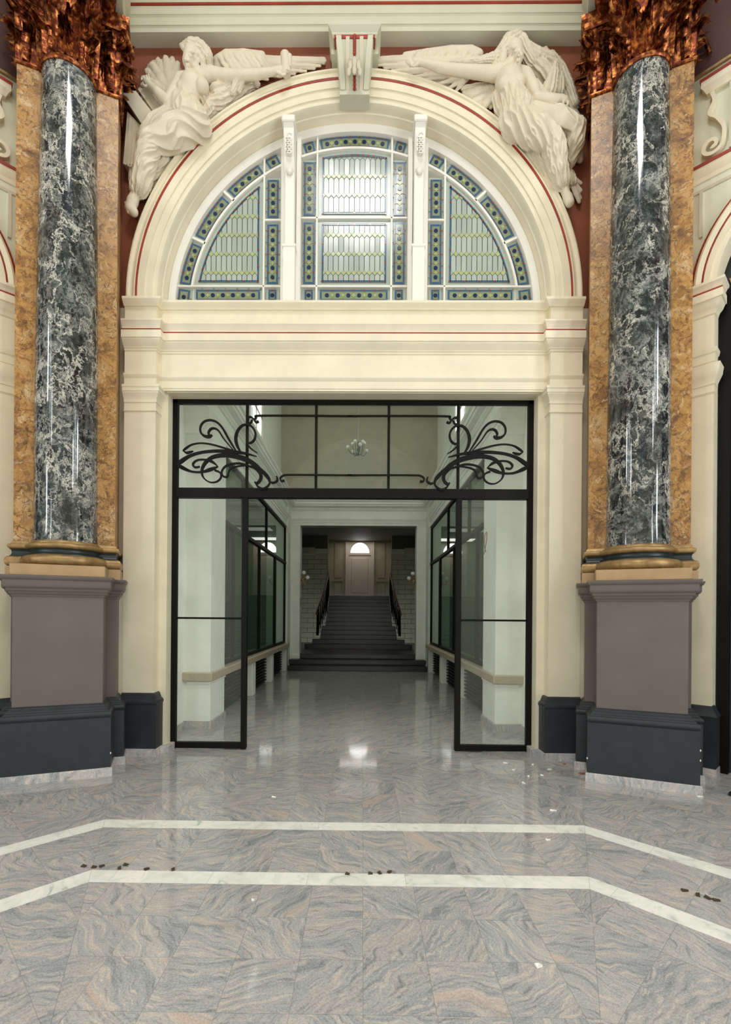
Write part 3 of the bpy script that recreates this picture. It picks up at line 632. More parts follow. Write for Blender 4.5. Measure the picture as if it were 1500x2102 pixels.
# ------------------------------------------------------------------ diagonal walls beside the columns
for tf, nm, n in ((mirror_l, 'left', 4), (mirror_r, 'right', 5)):
    C0, zs = 1.45, 4.97
    pts = [(2.98, 0), (2.98, 8.7), (-.05, 8.7), (-.05, 0), (C0 - .93, 0), (C0 - .93, zs)] + [(C0 - .94 * math.cos(a), zs + .94 * math.sin(a)) for a in np.linspace(0, PI, 25)] + [(C0 + .93, zs), (C0 + .93, 0)]
    wl = struct(f'wall_{nm}', MB().prism(pts, 5.62, 5.9, 'y').xf(tf), 'hall_cream', f'pale cream diagonal wall with an arched opening at the {nm} edge', 'wall', 0)
    Q = lambda name, mb, mat, sm=25: obj(name, mb.xf(tf), mat, wl, sm)
    Q('arch_red_band', MB().arch([(1.15, 5.66), (1.15, 5.585), (1.12, 5.58), (1.12, 5.66)], C0, zs, 0, PI, 40), 'red_line')
    Q('arch_moulding', MB().arch([(1.12, 5.66), (1.12, 5.56), (1.10, 5.55), (1.07, 5.565), (1.055, 5.57), (1.05, 5.66)], C0, zs, 0, PI, 40), 'cream')
    Q('arch_red_line', MB().arch([(1.05, 5.66), (1.05, 5.57), (1.037, 5.57), (1.037, 5.66)], C0, zs, 0, PI, 40), 'red_line')
    Q('arch_band', MB().arch([(1.037, 5.68), (1.037, 5.575), (.985, 5.58), (.985, 5.595), (.93, 5.60), (.92, 5.66), (.92, 5.88), (.95, 5.88)], C0, zs, 0, PI, 40), 'cream')
    for sx in (1, -1):
        path = [(C0 + .93, 5.66), (C0 + .93, 5.53), (2.66, 5.53)] if sx > 0 else [(.24, 5.53), (C0 - .93, 5.53), (C0 - .93, 5.66)]
        Q('pilaster', MB().sweep(path, [(-.05, .7), (0, .7), (0, 4.7), (-.05, 4.7)]), 'cream', 0)
        Q('impost', MB().sweep(path, [(-.1, 4.97), (.10, 4.97), (.10, 4.945), (.085, 4.93), (.07, 4.90), (.066, 4.885), (-.1, 4.885)]), 'cream')
        Q('impost_red_line', MB().sweep(path, [(-.09, 4.885), (.078, 4.885), (.078, 4.866), (-.09, 4.866)]), 'red_line')
        Q('impost_corona', MB().sweep(path, [(-.1, 4.866), (.082, 4.866), (.082, 4.79), (.068, 4.785), (.05, 4.74), (.028, 4.715), (.02, 4.70), (.012, 4.67), (.0, 4.66), (-.1, 4.66)]), 'cream')
        Q('pilaster_band', MB().sweep(path, [(-.1, 4.32), (.03, 4.32), (.022, 4.28), (.01, 4.265), (.008, 4.19), (0, 4.18), (-.1, 4.18)]), 'cream')
        Q('pilaster_capital', MB().sweep(path, [(-.1, 4.15), (.062, 4.15), (.055, 4.11), (.052, 4.08), (.03, 4.03), (.013, 3.99), (.013, 3.96), (.004, 3.95), (.004, 3.885), (.014, 3.88), (0, 3.86), (-.1, 3.86)]), 'cream')
        Q('pilaster_base', MB().sweep(path, [(-.1, .09), (.05, .09), (.05, .575), (.06, .605), (.046, .632), (.03, .655), (.018, .69), (0, .705), (-.1, .705)]), 'plinth_black')
        Q('pilaster_skirting', MB().sweep(path, [(-.05, 0), (.056, 0), (.056, .085), (-.05, .09)]), 'granite_skirting', 0)
    # spandrel panel, string course, scroll brackets and upper cornice
    fr = lambda x0, x1, z0, z1, w: MB().box(x0, x1, 5.595, 5.64, z0, z0 + w).box(x0, x1, 5.595, 5.64, z1 - w, z1).box(x0, x0 + w, 5.595, 5.64, z0, z1).box(x1 - w, x1, 5.595, 5.64, z0, z1)
    Q('panel_moulding', MB().sweep([(.35, 5.63), (2.6, 5.63)], [(0, 6.02), (.02, 6.02), (.02, 6.05), (0, 6.05)]).box(2.5, 2.53, 5.60, 5.64, 5.55, 6.02).box(.37, .4, 5.60, 5.64, 5.55, 6.02), 'cream_dark')
    SP_ = [(-.05, 5.62), (2.98, 5.62)]
    Q('string_course', MB().sweep(SP_, [(-.05, 6.12), (.012, 6.12), (.02, 6.16), (.05, 6.2), (.06, 6.245), (-.05, 6.245)]), 'cream')
    Q('string_red_line', MB().sweep(SP_, [(-.05, 6.245), (.07, 6.245), (.07, 6.275), (-.05, 6.275)]), 'red_line')
    Q('frieze', MB().box(-.05, 2.98, 5.61, 5.66, 7.25, 8.6), 'frieze_plum', 0)
    Q('upper_red_line', MB().sweep(SP_, [(-.05, 7.225), (.03, 7.225), (.03, 7.25), (-.05, 7.25)]), 'gold')
    Q('tablet_cornice', MB().sweep([(.45, 5.66), (.45, 5.60), (2.45, 5.60), (2.45, 5.66)], [(-.05, 6.98), (.02, 6.98), (.04, 7.02), (.06, 7.04), (.06, 7.10), (-.05, 7.10)]), 'cream')
    Q('tablet_red_line', MB().sweep([(.45, 5.66), (.45, 5.60), (2.45, 5.60), (2.45, 5.66)], [(-.05, 7.10), (.07, 7.10), (.07, 7.125), (-.05, 7.125)]), 'red_line')
    Q('tablet', MB().box(.62, 2.28, 5.59, 5.64, 6.32, 6.98), 'cream_dark', 0)
    for cx, s_ in ((2.42, 1), (.48, -1)):
        sp = [(cx + s_ * (.10 * (1 - u) ** .8 * math.cos(u * 9 + PI)) * 1.0, 6.42 + .10 * (1 - u) ** .8 * math.sin(u * 9 + PI)) for u in np.linspace(0, .9, 30)][::-1]
        sp += [(cx - s_ * .10, 6.55), (cx - s_ * .04, 6.68), (cx + s_ * .02, 6.76), (cx - s_ * .02, 6.86), (cx, 6.96)]
        sp = sp[:30] + [tuple(p_) for p_ in catmull(sp[29:], 6)][1:]
        b = MB(); b.ribbon(sp, [.035] * len(sp), 5.56, 5.64); Q('scroll_bracket', b, 'cream')
    # door leaf and dark glass in the opening
    dr = tag(empty(f'door_{n - 2}', tf((C0, 5.8, 0))), f'dark blue-black panelled door under the arch at the {nm} edge', 'door', kind='structure')
    Q2 = lambda name, mb, mat, sm=25: obj(name, mb.xf(tf), mat, dr, sm)
    Q2('frame', MB().box(C0 - .92, C0 - .82, 5.72, 5.84, 0, zs).box(C0 + .82, C0 + .92, 5.72, 5.84, 0, zs).box(C0 - .82, C0 + .82, 5.72, 5.84, 3.9, 4.05), 'iron', 0)
    for s_ in (-1, 1):
        lf = Q2('leaf', MB().bbox(min(C0 + s_ * .82, C0), max(C0 + s_ * .82, C0), 5.77, 5.82, .01, 3.9, .004), 'plinth_black', 0)
        for z0, z1 in ((.2, 1.0), (1.15, 2.4), (2.55, 3.7)):
            obj('panel', MB().bbox(C0 + s_ * .41 - .28, C0 + s_ * .41 + .28, 5.745, 5.775, z0, z1, .02).xf(tf), 'iron', lf, 0)
    Q2('fanlight_glass', MB().prism([(C0 + .92, 4.05), (C0 + .92, zs)] + [(C0 + .92 * math.cos(a), zs + .92 * math.sin(a)) for a in np.linspace(0, PI, 25)] + [(C0 - .92, 4.05)], 5.80, 5.81, 'y'), 'grille_black', 0)
    for k_ in range(7):
        a = PI * (k_ + .5) / 7; sp = [(C0 + (.35 + .5 * u) * math.cos(a + .25 * math.sin(u * 6)), zs + (.35 + .5 * u) * math.sin(a + .25 * math.sin(u * 6))) for u in np.linspace(0, 1, 14)]
        Q2('fanlight_scroll', MB().ribbon(sp, [.02] * 14, 5.775, 5.80), 'gold')

# ------------------------------------------------------------------ the rest of the octagonal hall around the camera (seen in reflections)
for ang, nm in ((90, 'west'), (-90, 'east'), (180, 'rear')):
    f = rotz(R(ang)); lab = {'west': 'hall wall with daylit archway on the left of the camera', 'east': 'hall wall with daylit archway on the right of the camera', 'rear': 'hall wall with daylit archway behind the camera'}[nm]
    w_ = struct(f'wall_{nm}', MB().prism([(-3.3, 0), (-2.12, 0), (-2.12, 4.15), (2.12, 4.15), (2.12, 0), (3.3, 0), (3.3, 5.115), (-3.3, 5.115)], 5.64, 5.9, 'y').xf(f), 'hall_cream', lab, 'wall', 0)
    obj('spandrel_field', MB().prism([(3.3, 5.115), (3.3, 8.7), (-3.3, 8.7), (-3.3, 5.115)] + [(-2.3 * math.cos(a), ZC + 2.3 * math.sin(a)) for a in np.linspace(-.032, PI + .032, 49)], 5.66, 5.9, 'y').xf(f), 'terracotta', w_, 0)
    obj('arch_moulding', outer_arch_c().xf(f), 'cream', w_); obj('red_arch_line', red_c().xf(f), 'red_line', w_); obj('arch_band', inner_c().xf(f), 'cream', w_)
    obj('entablature', MB().sweep(EP, [(-.14, 5.115), (.075, 5.115), (.03, 5.035), (0, 4.99), (0, 4.86), (.10, 4.85), (.088, 4.655), (.0, 4.54), (0, 4.13), (-.14, 4.13)]).xf(f), 'cream', w_)
    obj('door_mullion', MB().box(-.06, .06, 5.78, 5.86, 0, 4.15).box(-1.3, -1.2, 5.78, 5.86, 0, 4.15).box(1.2, 1.3, 5.78, 5.86, 0, 4.15).box(-2.12, 2.12, 5.76, 5.88, 2.95, 3.08).xf(f), 'iron', w_, 0)
    obj('lunette_mullion', MB().box(-.8, -.66, 5.7, 5.74, 5.1, 7.2).box(.66, .8, 5.7, 5.74, 5.1, 7.2).xf(f), 'window_white', w_, 0)
for a, nm in ((135, 'rear_left'), (-135, 'rear_right')):
    f = rotz(R(a)); struct(f'wall_{nm}', MB().box(-2.2, 2.2, 6.1, 6.3, 0, 8.7).xf(f), 'hall_cream', f'plain diagonal hall wall behind the camera {nm.split("_")[1]}', 'wall', 0)
oc = [(2.75, 5.75), (5.75, 2.75), (5.75, -2.75), (2.75, -5.75), (-2.75, -5.75), (-5.75, -2.75), (-5.75, 2.75), (-2.75, 5.75)]
hc = MB().sweep(oc[::-1], [(-.05, 8.65), (.3, 8.65), (.3, 11.6), (-.05, 11.6)], True)
hc.box(-6, 6, 2.4, 6, 11.5, 11.7).box(-6, 6, -6, -2.8, 11.5, 11.7).box(-6, -2.6, -2.8, 2.4, 11.5, 11.7).box(2.6, 6, -2.8, 2.4, 11.5, 11.7)
struct('ceiling', hc, 'hall_cream', 'cream drum and ceiling ring around the roof light of the hall', 'ceiling', 0)
# ------------------------------------------------------------------ lunette window of leaded stained glass
WY = 5.86
win = tag(empty('window_1', (0, WY, 5.19)), 'half-round leaded stained glass window with blue and green borders', 'window', kind='structure')
wy = lambda m: m
obj('outer_frame', MB().arch([(2.205, WY - .06), (2.19, WY - .075), (2.15, WY - .07), (2.118, WY - .05), (2.112, WY + .05), (2.205, WY + .05)], 0, ZC, -.03, PI + .03, 80), 'window_white', win)
obj('sill_rail', MB().box(-2.15, 2.15, WY - .05, WY + .05, 5.10, 5.30), 'window_white', win, 0)
RI = 1.95
def zr(r, x): return ZC + math.sqrt(max(0, r * r - x * x))
for sx in (-1, 1):
    X = sx * .748
    po = obj('mullion_post', MB().bbox(X - .056, X + .056, WY - .17, WY + .03, 5.12, zr(2.19, .75) - .02, .006), 'window_white', win, 0)
    for d in (-1, 1): obj('stile', MB().bbox(X + d * .09 - .028, X + d * .09 + .028, WY - .07, WY + .04, 5.12, zr(2.16, X + d * .09), .006), 'window_white', win, 0)
    obj('post_base', MB().sweep([(X - .062, WY), (X - .062, WY - .18), (X + .062, WY - .18), (X + .062, WY)], [(-.02, 5.12), (.006, 5.12), (.006, 5.84), (.016, 5.85), (.016, 5.875), (.004, 5.885), (-.02, 5.885)]), 'window_white', po, 20)
    zt = zr(2.16, .75)
    obj('console', MB().prism([(WY - .05, zt + .02), (WY - .30, zt + .02), (WY - .30, zt - .05), (WY - .27, zt - .08), (WY - .265, zt - .12), (WY - .245, zt - .26), (WY - .215, zt - .40), (WY - .20, zt - .44), (WY - .17, zt - .50), (WY - .05, zt - .50)], X - .058, X + .058, 'x'), 'window_white', po, 20)
    obj('console_cap', MB().bbox(X - .075, X + .075, WY - .32, WY - .04, zt - .045, zt + .03, .01), 'window_white', po, 0)
    sp = [(X + .03 * math.cos(a * 2.2), zt - .15 - .22 * a / (4 * PI) + .028 * math.sin(a * 2.2)) for a in np.linspace(0, 4 * PI, 60)]
    obj('console_scroll', MB().ribbon(sp, [.011] * 60, WY - .272, WY - .22), 'window_white', po)
    obj('console_drop', MB().ball((X, WY - .19, zt - .50), .035, 10, 8, (1, .8, 1.2)), 'window_white', po)
bar = lambda x0, x1, z0, z1: obj('glazing_bar', MB().bbox(x0, x1, WY - .028, WY + .02, z0, z1, .004), 'window_white', win, 0)
B = .011
for sx in (-1, 1):
    bar(sx * .443 - B, sx * .443 + B, 5.28, zr(2.14, .443)); bar(sx * 1.073 - B, sx * 1.073 + B, 5.28, zr(2.14, 1.073))
    x0, x1 = sorted((sx * .866, sx * 2.11)); bar(x0, x1, 5.498 - B, 5.498 + B)
    x0, x1 = sorted((sx * .866, sx * 1.073)); bar(x0, x1, 6.285 - B, 6.285 + B)
    for ad in (42.7, 24.7):
        a = R(ad) if sx > 0 else PI - R(ad); ca, sa = math.cos(a), math.sin(a)
        pts = [(sx * 0 + ca * r - sa * d, ZC + sa * r + ca * d) for r, d in ((RI, -.014), (2.14, -.014), (2.14, .014), (RI, .014))]
        obj('radial_bar', MB().prism(pts, WY - .03, WY + .02, 'y'), 'window_white', win, 0)
    a0, a1 = (.155, math.acos(.866 / RI)); a0, a1 = (a0, a1) if sx > 0 else (PI - a1, PI - a0)
    obj('curved_bar', MB().arch([(RI - .013, WY - .03), (RI + .013, WY - .03), (RI + .013, WY + .02), (RI - .013, WY + .02)], 0, ZC, a0, a1, 30), 'window_white', win)
bar(-.63, .63, 6.31 - B, 6.31 + B); bar(-.63, .63, 5.498 - B, 5.498 + B)
obj('curved_bar', MB().arch([(RI - .013, WY - .03), (RI + .013, WY - .03), (RI + .013, WY + .02), (RI - .013, WY + .02)], 0, ZC, math.acos(.63 / RI), PI - math.acos(.63 / RI), 30), 'window_white', win)
YB, YP = WY + .004, WY - .004           # backing glass, pieces proud of it
def pane(name, poly, mat, y0, y1, jit=0.0):
    if len(poly) < 3 or abs(parea(poly)) < 2e-5: return
    o = obj(name, MB().prism(poly, y0, y1, 'y'), mat, win, 0)
    if jit: o.rotation_euler = (random.uniform(-jit, jit), 0, random.uniform(-jit, jit))
    return o
lead = MB(); reds = MB()
def lead_line(a, b, w=.0055):
    if math.hypot(b[0] - a[0], b[1] - a[1]) > .004: lead.ribbon([a, b], [w, w], YP - .004, YP + .003)
# one shared mesh for each regular piece
def hexp(x, z, w, h): return [(x, z - h / 2), (x + w / 2, z - h / 2 + w / 2), (x + w / 2, z + h / 2 - w / 2), (x, z + h / 2), (x - w / 2, z + h / 2 - w / 2), (x - w / 2, z - h / 2 + w / 2)]
CW, RP = .0617, .2245
def field(poly, xa, rows_z):            # leaded panel: pale margin, blue line, long hexagons and lime diamonds
    pane('margin_pane', poly, 'glass_pale', YB, YB + .004)
    p1, p2 = inset(poly, .048), inset(poly, .066); q1, q2 = inset(poly, .05), inset(poly, .064)
    n = len(p1)
    for i in range(len(q1)):
        a, b = q1[i], q1[(i + 1) % len(q1)]; L = math.hypot(b[0] - a[0], b[1] - a[1])
        if L > 1e-4:
            nx, nz = -(b[1] - a[1]) / L * .016, (b[0] - a[0]) / L * .016; blue.append([a, b, (b[0] + nx, b[1] + nz), (a[0] + nx, a[1] + nz)])
    for i in range(len(p2)): lead_line(p2[i], p2[(i + 1) % len(p2)]); lead_line(p1[i], p1[(i + 1) % len(p1)], .004)
    xs = [p[0] for p in p2]; zs = [p[1] for p in p2]
    k0, k1 = int((min(xs) - xa) / CW) - 1, int((max(xs) - xa) / CW) + 1
    for r_ in range(len(rows_z) + 1):
        zb = rows_z[r_ - 1] if r_ else rows_z[0] - RP; zt = rows_z[r_] if r_ < len(rows_z) else rows_z[-1] + RP
        for k in range(k0, k1 + 1):
            x = xa + k * CW
            h = hexp(x, (zb + zt) / 2, CW, zt - zb - .0) 
            hexes.append((clip_convex(inset(h, .0022), p2)))
            hx = clip_convex(h, p2)
            for i in range(len(hx)): lead_line(hx[i], hx[(i + 1) % len(hx)], .0045)
    for z in rows_z:
        for k in range(k0, k1 + 1):
            x = xa + (k + .5) * CW; d = CW / 2 - .003
            dia.append(clip_convex([(x, z - d), (x + d, z), (x, z + d), (x - d, z)], p2))
    L = 0                                                # small red squares along the blue line
    for i in range(len(q1)):
        a, b = q1[i], q1[(i + 1) % len(q1)]; L = math.hypot(b[0] - a[0], b[1] - a[1]); m_ = max(1, round(L / .2))
        if L < .04: continue
        nx, nz = -(b[1] - a[1]) / L * .007, (b[0] - a[0]) / L * .007
        for k in range(m_):
            u = k / m_; x, z = a[0] + (b[0] - a[0]) * u + nx, a[1] + (b[1] - a[1]) * u + nz
            reds.box(x - .009, x + .009, YP - .006, YP, z - .009, z + .009)
blue, hexes, dia = [], [], []
arcpts = lambda r, x0, x1, n=14: [(x, zr(r, x)) for x in np.linspace(x0, x1, n)]
rows = [5.442 + RP * i for i in range(1, 8)]
field([(-.432, 5.509), (.432, 5.509), (.432, 6.299), (-.432, 6.299)], CW / 2, rows[:3])
field([(-.432, 6.321), (.432, 6.321)] + arcpts(RI - .013, .432, -.432), CW / 2, [z for z in (6.345 + .02, 6.59, 6.815)])
for sx in (-1, 1):
    arc = arcpts(RI - .013, 1.084, math.sqrt((RI - .013) ** 2 - (5.509 - ZC) ** 2), 18)
    poly = [(1.084, 5.509)] + arc[::-1]
    poly = poly if sx > 0 else [(-x, z) for x, z in poly][::-1]
    if parea(poly) < 0: poly = poly[::-1]
    field(poly, sx * (1.084 + .066 + CW / 2), rows[:6])
for p in blue: pane('blue_strip', p, 'glass_blue', YP - .003, YP)
for p in hexes: pane('hexagon_pane', p, 'glass_pale', YP - .001, YP + .004, .012)
for p in dia: pane('diamond_pane', p, 'glass_lime', YP - .006, YP + .002, .01)
# border strips: mapped from (s along, t across)
disc_me = MB().prism([(.024 * math.cos(a), .024 * math.sin(a)) for a in np.linspace(0, 2 * PI, 14, endpoint=False)], -.004, .004, 'y').mesh('disc', 'glass_navy', 0)
cross_me = MB().box(-.022, .022, -.003, .003, -.006, .006).box(-.006, .006, -.0031, .0031, -.022, .022).mesh('cross', 'glass_lime', 0)
def strip(mp, L, Wd, nd, first_disc=True):
    q = lambda s0, s1, t0, t1, n: [mp(s, t0) for s in np.linspace(s0, s1, n)] + [mp(s, t1) for s in np.linspace(s1, s0, n)]
    n = 9; g = .012; hw = Wd / 2
    pane('border_margin', q(.0, L, -hw, hw, n), 'glass_pale', YB, YB + .004)
    e = .028; th = .045
    if Wd < .13: th = Wd * .34
    pane('border_field', q(e + .02, L - e - .02, -th, th, n), 'glass_olive', YP - .001, YP + .004)
    for t0 in (-th - .02, th): pane('blue_strip', q(e, L - e, t0, t0 + .02, n), 'glass_blue', YP - .003, YP)
    for s0 in (e, L - e - .02): pane('blue_strip', q(s0, s0 + .02, -th, th, 2), 'glass_blue', YP - .003, YP)
    for t0 in (-th - .021, th + .021, -th, th):
        p_ = [mp(s, t0) for s in np.linspace(e, L - e, n)]
        for a, b in zip(p_, p_[1:]): lead_line(a, b, .0045)
    st = (L - 2 * e - .04) / max(nd, 1)
    for k in range(nd):
        s = e + .02 + st * (k + .5); c = mp(s, 0)
        copy_mesh('blue_disc', disc_me, (c[0], YP - .003, c[1]), win)
        for t0 in (-th - .01, th + .01):
            c2 = mp(s + st * .5 * (k < nd - 1), t0); reds.box(c2[0] - .008, c2[0] + .008, YP - .006, YP, c2[1] - .008, c2[1] + .008)
        if k < nd - 1:
            c2 = mp(s + st / 2, 0); a = mp(s + st / 2, -th), mp(s + st / 2, th)
            copy_mesh('green_flower', cross_me, (c2[0], YP - .003, c2[1]), win)
            lead_line(a[0], a[1], .004)
    for s0 in np.arange(.1, L, .14): lead_line(mp(s0, -hw), mp(s0, -th - .02), .004); lead_line(mp(s0, hw), mp(s0, th + .02), .004)
vert = lambda x, z0: (lambda s, t: (x + t, z0 + s))
horz = lambda x0, z: (lambda s, t: (x0 + s, z + t))
def arcm(r, a0, sg): return lambda s, t: ((r + t) * math.cos(a0 + sg * s / r), ZC + (r + t) * math.sin(a0 + sg * s / r))
for sx in (-1, 1):
    xc = sx * .536
    strip(vert(xc, 5.512), 6.297 - 5.512, .155, 6); strip(vert(xc, 6.325), zr(RI - .03, .6) - 6.325, .155, 5 if sx < 0 else 5)
    strip(vert(sx * .97, 5.512), 6.272 - 5.512, .17, 6); strip(vert(sx * .97, 6.30), zr(RI - .03, 1.04) - 6.30, .17, 4)
    for xq in (xc, sx * .97): strip(horz(xq - .075, 5.40), .15, .15, 1)
    strip(horz(1.09 if sx > 0 else -1.09 - .82, 5.40), .82, .19, 6)
    rm = (RI + .013 + 2.112) / 2; wd = 2.112 - RI - .013
    lims = [(.155, R(24.7) - .01), (R(24.7) + .01, R(42.7) - .01), (R(42.7) + .01, math.acos(1.09 / rm))]
    for a0, a1 in lims: strip(arcm(rm, a0 if sx > 0 else PI - a0, sx), (a1 - a0) * rm, wd, 4)
    a0, a1 = math.acos(1.055 / rm), math.acos(.88 / rm); strip(arcm(rm, a0 if sx > 0 else PI - a0, sx), (a1 - a0) * rm, wd, 1)
    a0, a1 = math.acos(.62 / rm), math.acos(.455 / rm); strip(arcm(rm, a0 if sx > 0 else PI - a0, sx), (a1 - a0) * rm, wd, 1)
    strip(arcm(rm, .035 if sx > 0 else PI - .035, sx), .115 * rm, wd + .05, 1)
strip(horz(-.43, 5.40), .86, .15, 6)
a0 = math.acos(.43 / rm); strip(arcm(rm, PI - a0, -1), (PI - 2 * a0) * rm, wd, 7)
tag(obj('lead_cames', lead, 'lead', win, 0), kind='stuff'); tag(obj('red_squares', reds, 'glass_red', win, 0), kind='stuff')

# ------------------------------------------------------------------ black iron screen with glass and art nouveau scrolls
IY0, IY1 = 5.77, 5.83
scr = tag(empty('door_1', (0, 5.8, 0)), 'black iron and glass entrance screen with curling scrollwork', 'glazed screen', kind='structure')
bx = lambda name, x0, x1, z0, z1, d=0: obj(name, MB().bbox(x0, x1, IY0 - d, IY1 + d, z0, z1, .004), 'iron', scr, 0)
for sx in (-1, 1):
    x0, x1 = sorted((sx * 2.118, sx * 2.058)); bx('frame_post', x0, x1, .01, 4.15)
    x0, x1 = sorted((sx * 1.288, sx * 1.226)); bx('door_post', x0, x1, .012, 2.97, .008)
    x0, x1 = sorted((sx * 2.058, sx * 1.288)); bx('bottom_rail', x0, x1, .015, .085); bx('middle_rail', x0, x1, 1.535, 1.558, -.012)
    obj('glass_pane', MB().box(x0, x1, 5.797, 5.803, 1.558, 2.97), 'clear_glass', scr, 0); obj('glass_pane', MB().box(x0, x1, 5.797, 5.803, .085, 1.535), 'clear_glass', scr, 0)
bx('head_rail', -2.118, 2.118, 4.075, 4.15); bx('transom', -2.07, 2.07, 2.965, 3.08, .012)
ux = [-2.058, -1.243, -.427, .427, 1.243, 2.058]
for x in ux[1:-1]: bx('muntin', x - .015, x + .015, 3.08, 4.08, -.008)
for a, b in zip(ux, ux[1:]): obj('glass_pane', MB().box(a, b, 5.797, 5.803, 3.08, 4.08), 'clear_glass', scr, 0)
STROKES = [
 [(1510, 205, 12), (1160, 201, 12), (730, 200, 12), (697, 212, 13), (684, 236, 14), (698, 251, 15), (717, 243, 17)],
 [(690, 243, 10), (672, 222, 12), (650, 209, 13), (632, 222, 12), (640, 234, 10)],
 [(668, 232, 12), (655, 255, 14), (628, 268, 14), (592, 276, 16), (556, 315, 20), (540, 375, 24), (552, 435, 22), (578, 480, 12)],
 [(600, 272, 12), (645, 274, 14), (680, 305, 15), (692, 350, 15), (678, 392, 15), (648, 412, 14), (628, 402, 8)],
 [(625, 415, 12), (655, 452, 12), (706, 488, 5)],
 [(540, 470, 12), (488, 385, 17), (440, 300, 17), (398, 254, 15), (350, 236, 14), (300, 245, 13), (270, 282, 13), (270, 328, 14), (298, 357, 18), (335, 362, 24), (358, 348, 10)],
 [(522, 468, 8), (450, 382, 11), (408, 318, 13), (374, 298, 15), (345, 306, 16), (330, 334, 15), (342, 358, 14)],
 [(560, 482, 8), (440, 446, 13), (350, 421, 12), (270, 412, 10), (200, 424, 10), (155, 452, 14), (133, 470, 6)],
 [(133, 470, 6), (160, 486, 16), (185, 482, 16), (212, 473, 6)],
 [(700, 514, 5), (620, 492, 16), (520, 478, 24), (400, 472, 22), (280, 482, 20), (185, 510, 22), (115, 555, 30), (88, 575, 16)],
 [(88, 575, 14), (120, 596, 30), (200, 630, 16), (280, 633, 15), (345, 614, 26), (402, 592, 6)],
 [(402, 592, 6), (360, 556, 20), (300, 539, 14), (243, 543, 12), (211, 570, 15), (224, 597, 15), (262, 592, 12)],
 [(800, 706, 8), (742, 630, 22), (680, 572, 32), (600, 530, 38), (500, 506, 36), (420, 506, 30), (350, 525, 26), (300, 570, 24), (278, 625, 18), (292, 678, 12), (340, 712, 10), (392, 708, 11), (424, 678, 12), (420, 640, 13), (378, 620, 16)],
 [(742, 660, 8), (690, 610, 12), (630, 585, 14), (570, 568, 14), (505, 573, 13), (458, 592, 13), (432, 630, 12), (440, 664, 14), (470, 672, 14), (482, 648, 12)],
 [(620, 582, 10), (545, 592, 11), (498, 612, 12), (481, 645, 10)],
 [(660, 585, 12), (705, 618, 24), (732, 655, 26), (728, 695, 22), (700, 722, 20), (686, 708, 10)],
 [(690, 715, 10), (712, 748, 15), (750, 763, 16), (787, 742, 14), (802, 710, 13), (790, 668, 14), (745, 622, 16), (700, 588, 14)],
 [(790, 702, 10), (826, 718, 15), (856, 704, 16), (860, 684, 14), (852, 666, 8)],
 [(1510, 660, 12), (1160, 656, 12), (955, 655, 12), (908, 660, 13), (882, 680, 13), (890, 702, 15), (915, 700, 17)]]
SY0, SY1 = 5.742, 5.766
k_ = 1 / 3.75
for sx in (-1, 1):
    orn = tag(empty('scroll_ornament', (sx * 1.5, 5.754, 3.4)), f'black wrought iron whiplash scroll ornament in the {"left" if sx < 0 else "right"} corner of the transom', 'ornament', 'scroll ornaments of the screen')
    for st in STROKES:
        P = []
        for (cx, cy, w) in st:
            q = unproj(340 + cx * k_, 800 + cy * k_, 5.755); P.append((q[0], q[2], w * k_ * 5.755 / 1010))
        C_ = catmull(P, 6)
        pts = [((p[0] if sx < 0 else -p[0]), p[1]) for p in C_]
        if st[0][0] == 1510: pts[0] = (0.0, pts[0][1]); nm = 'rod'
        else: nm = 'scroll'
        dy = random.uniform(-.003, .003)
        obj(nm, MB().ribbon(pts, [max(p[2], .006) for p in C_], SY0 + dy, SY1 + dy), 'iron', orn, 30)
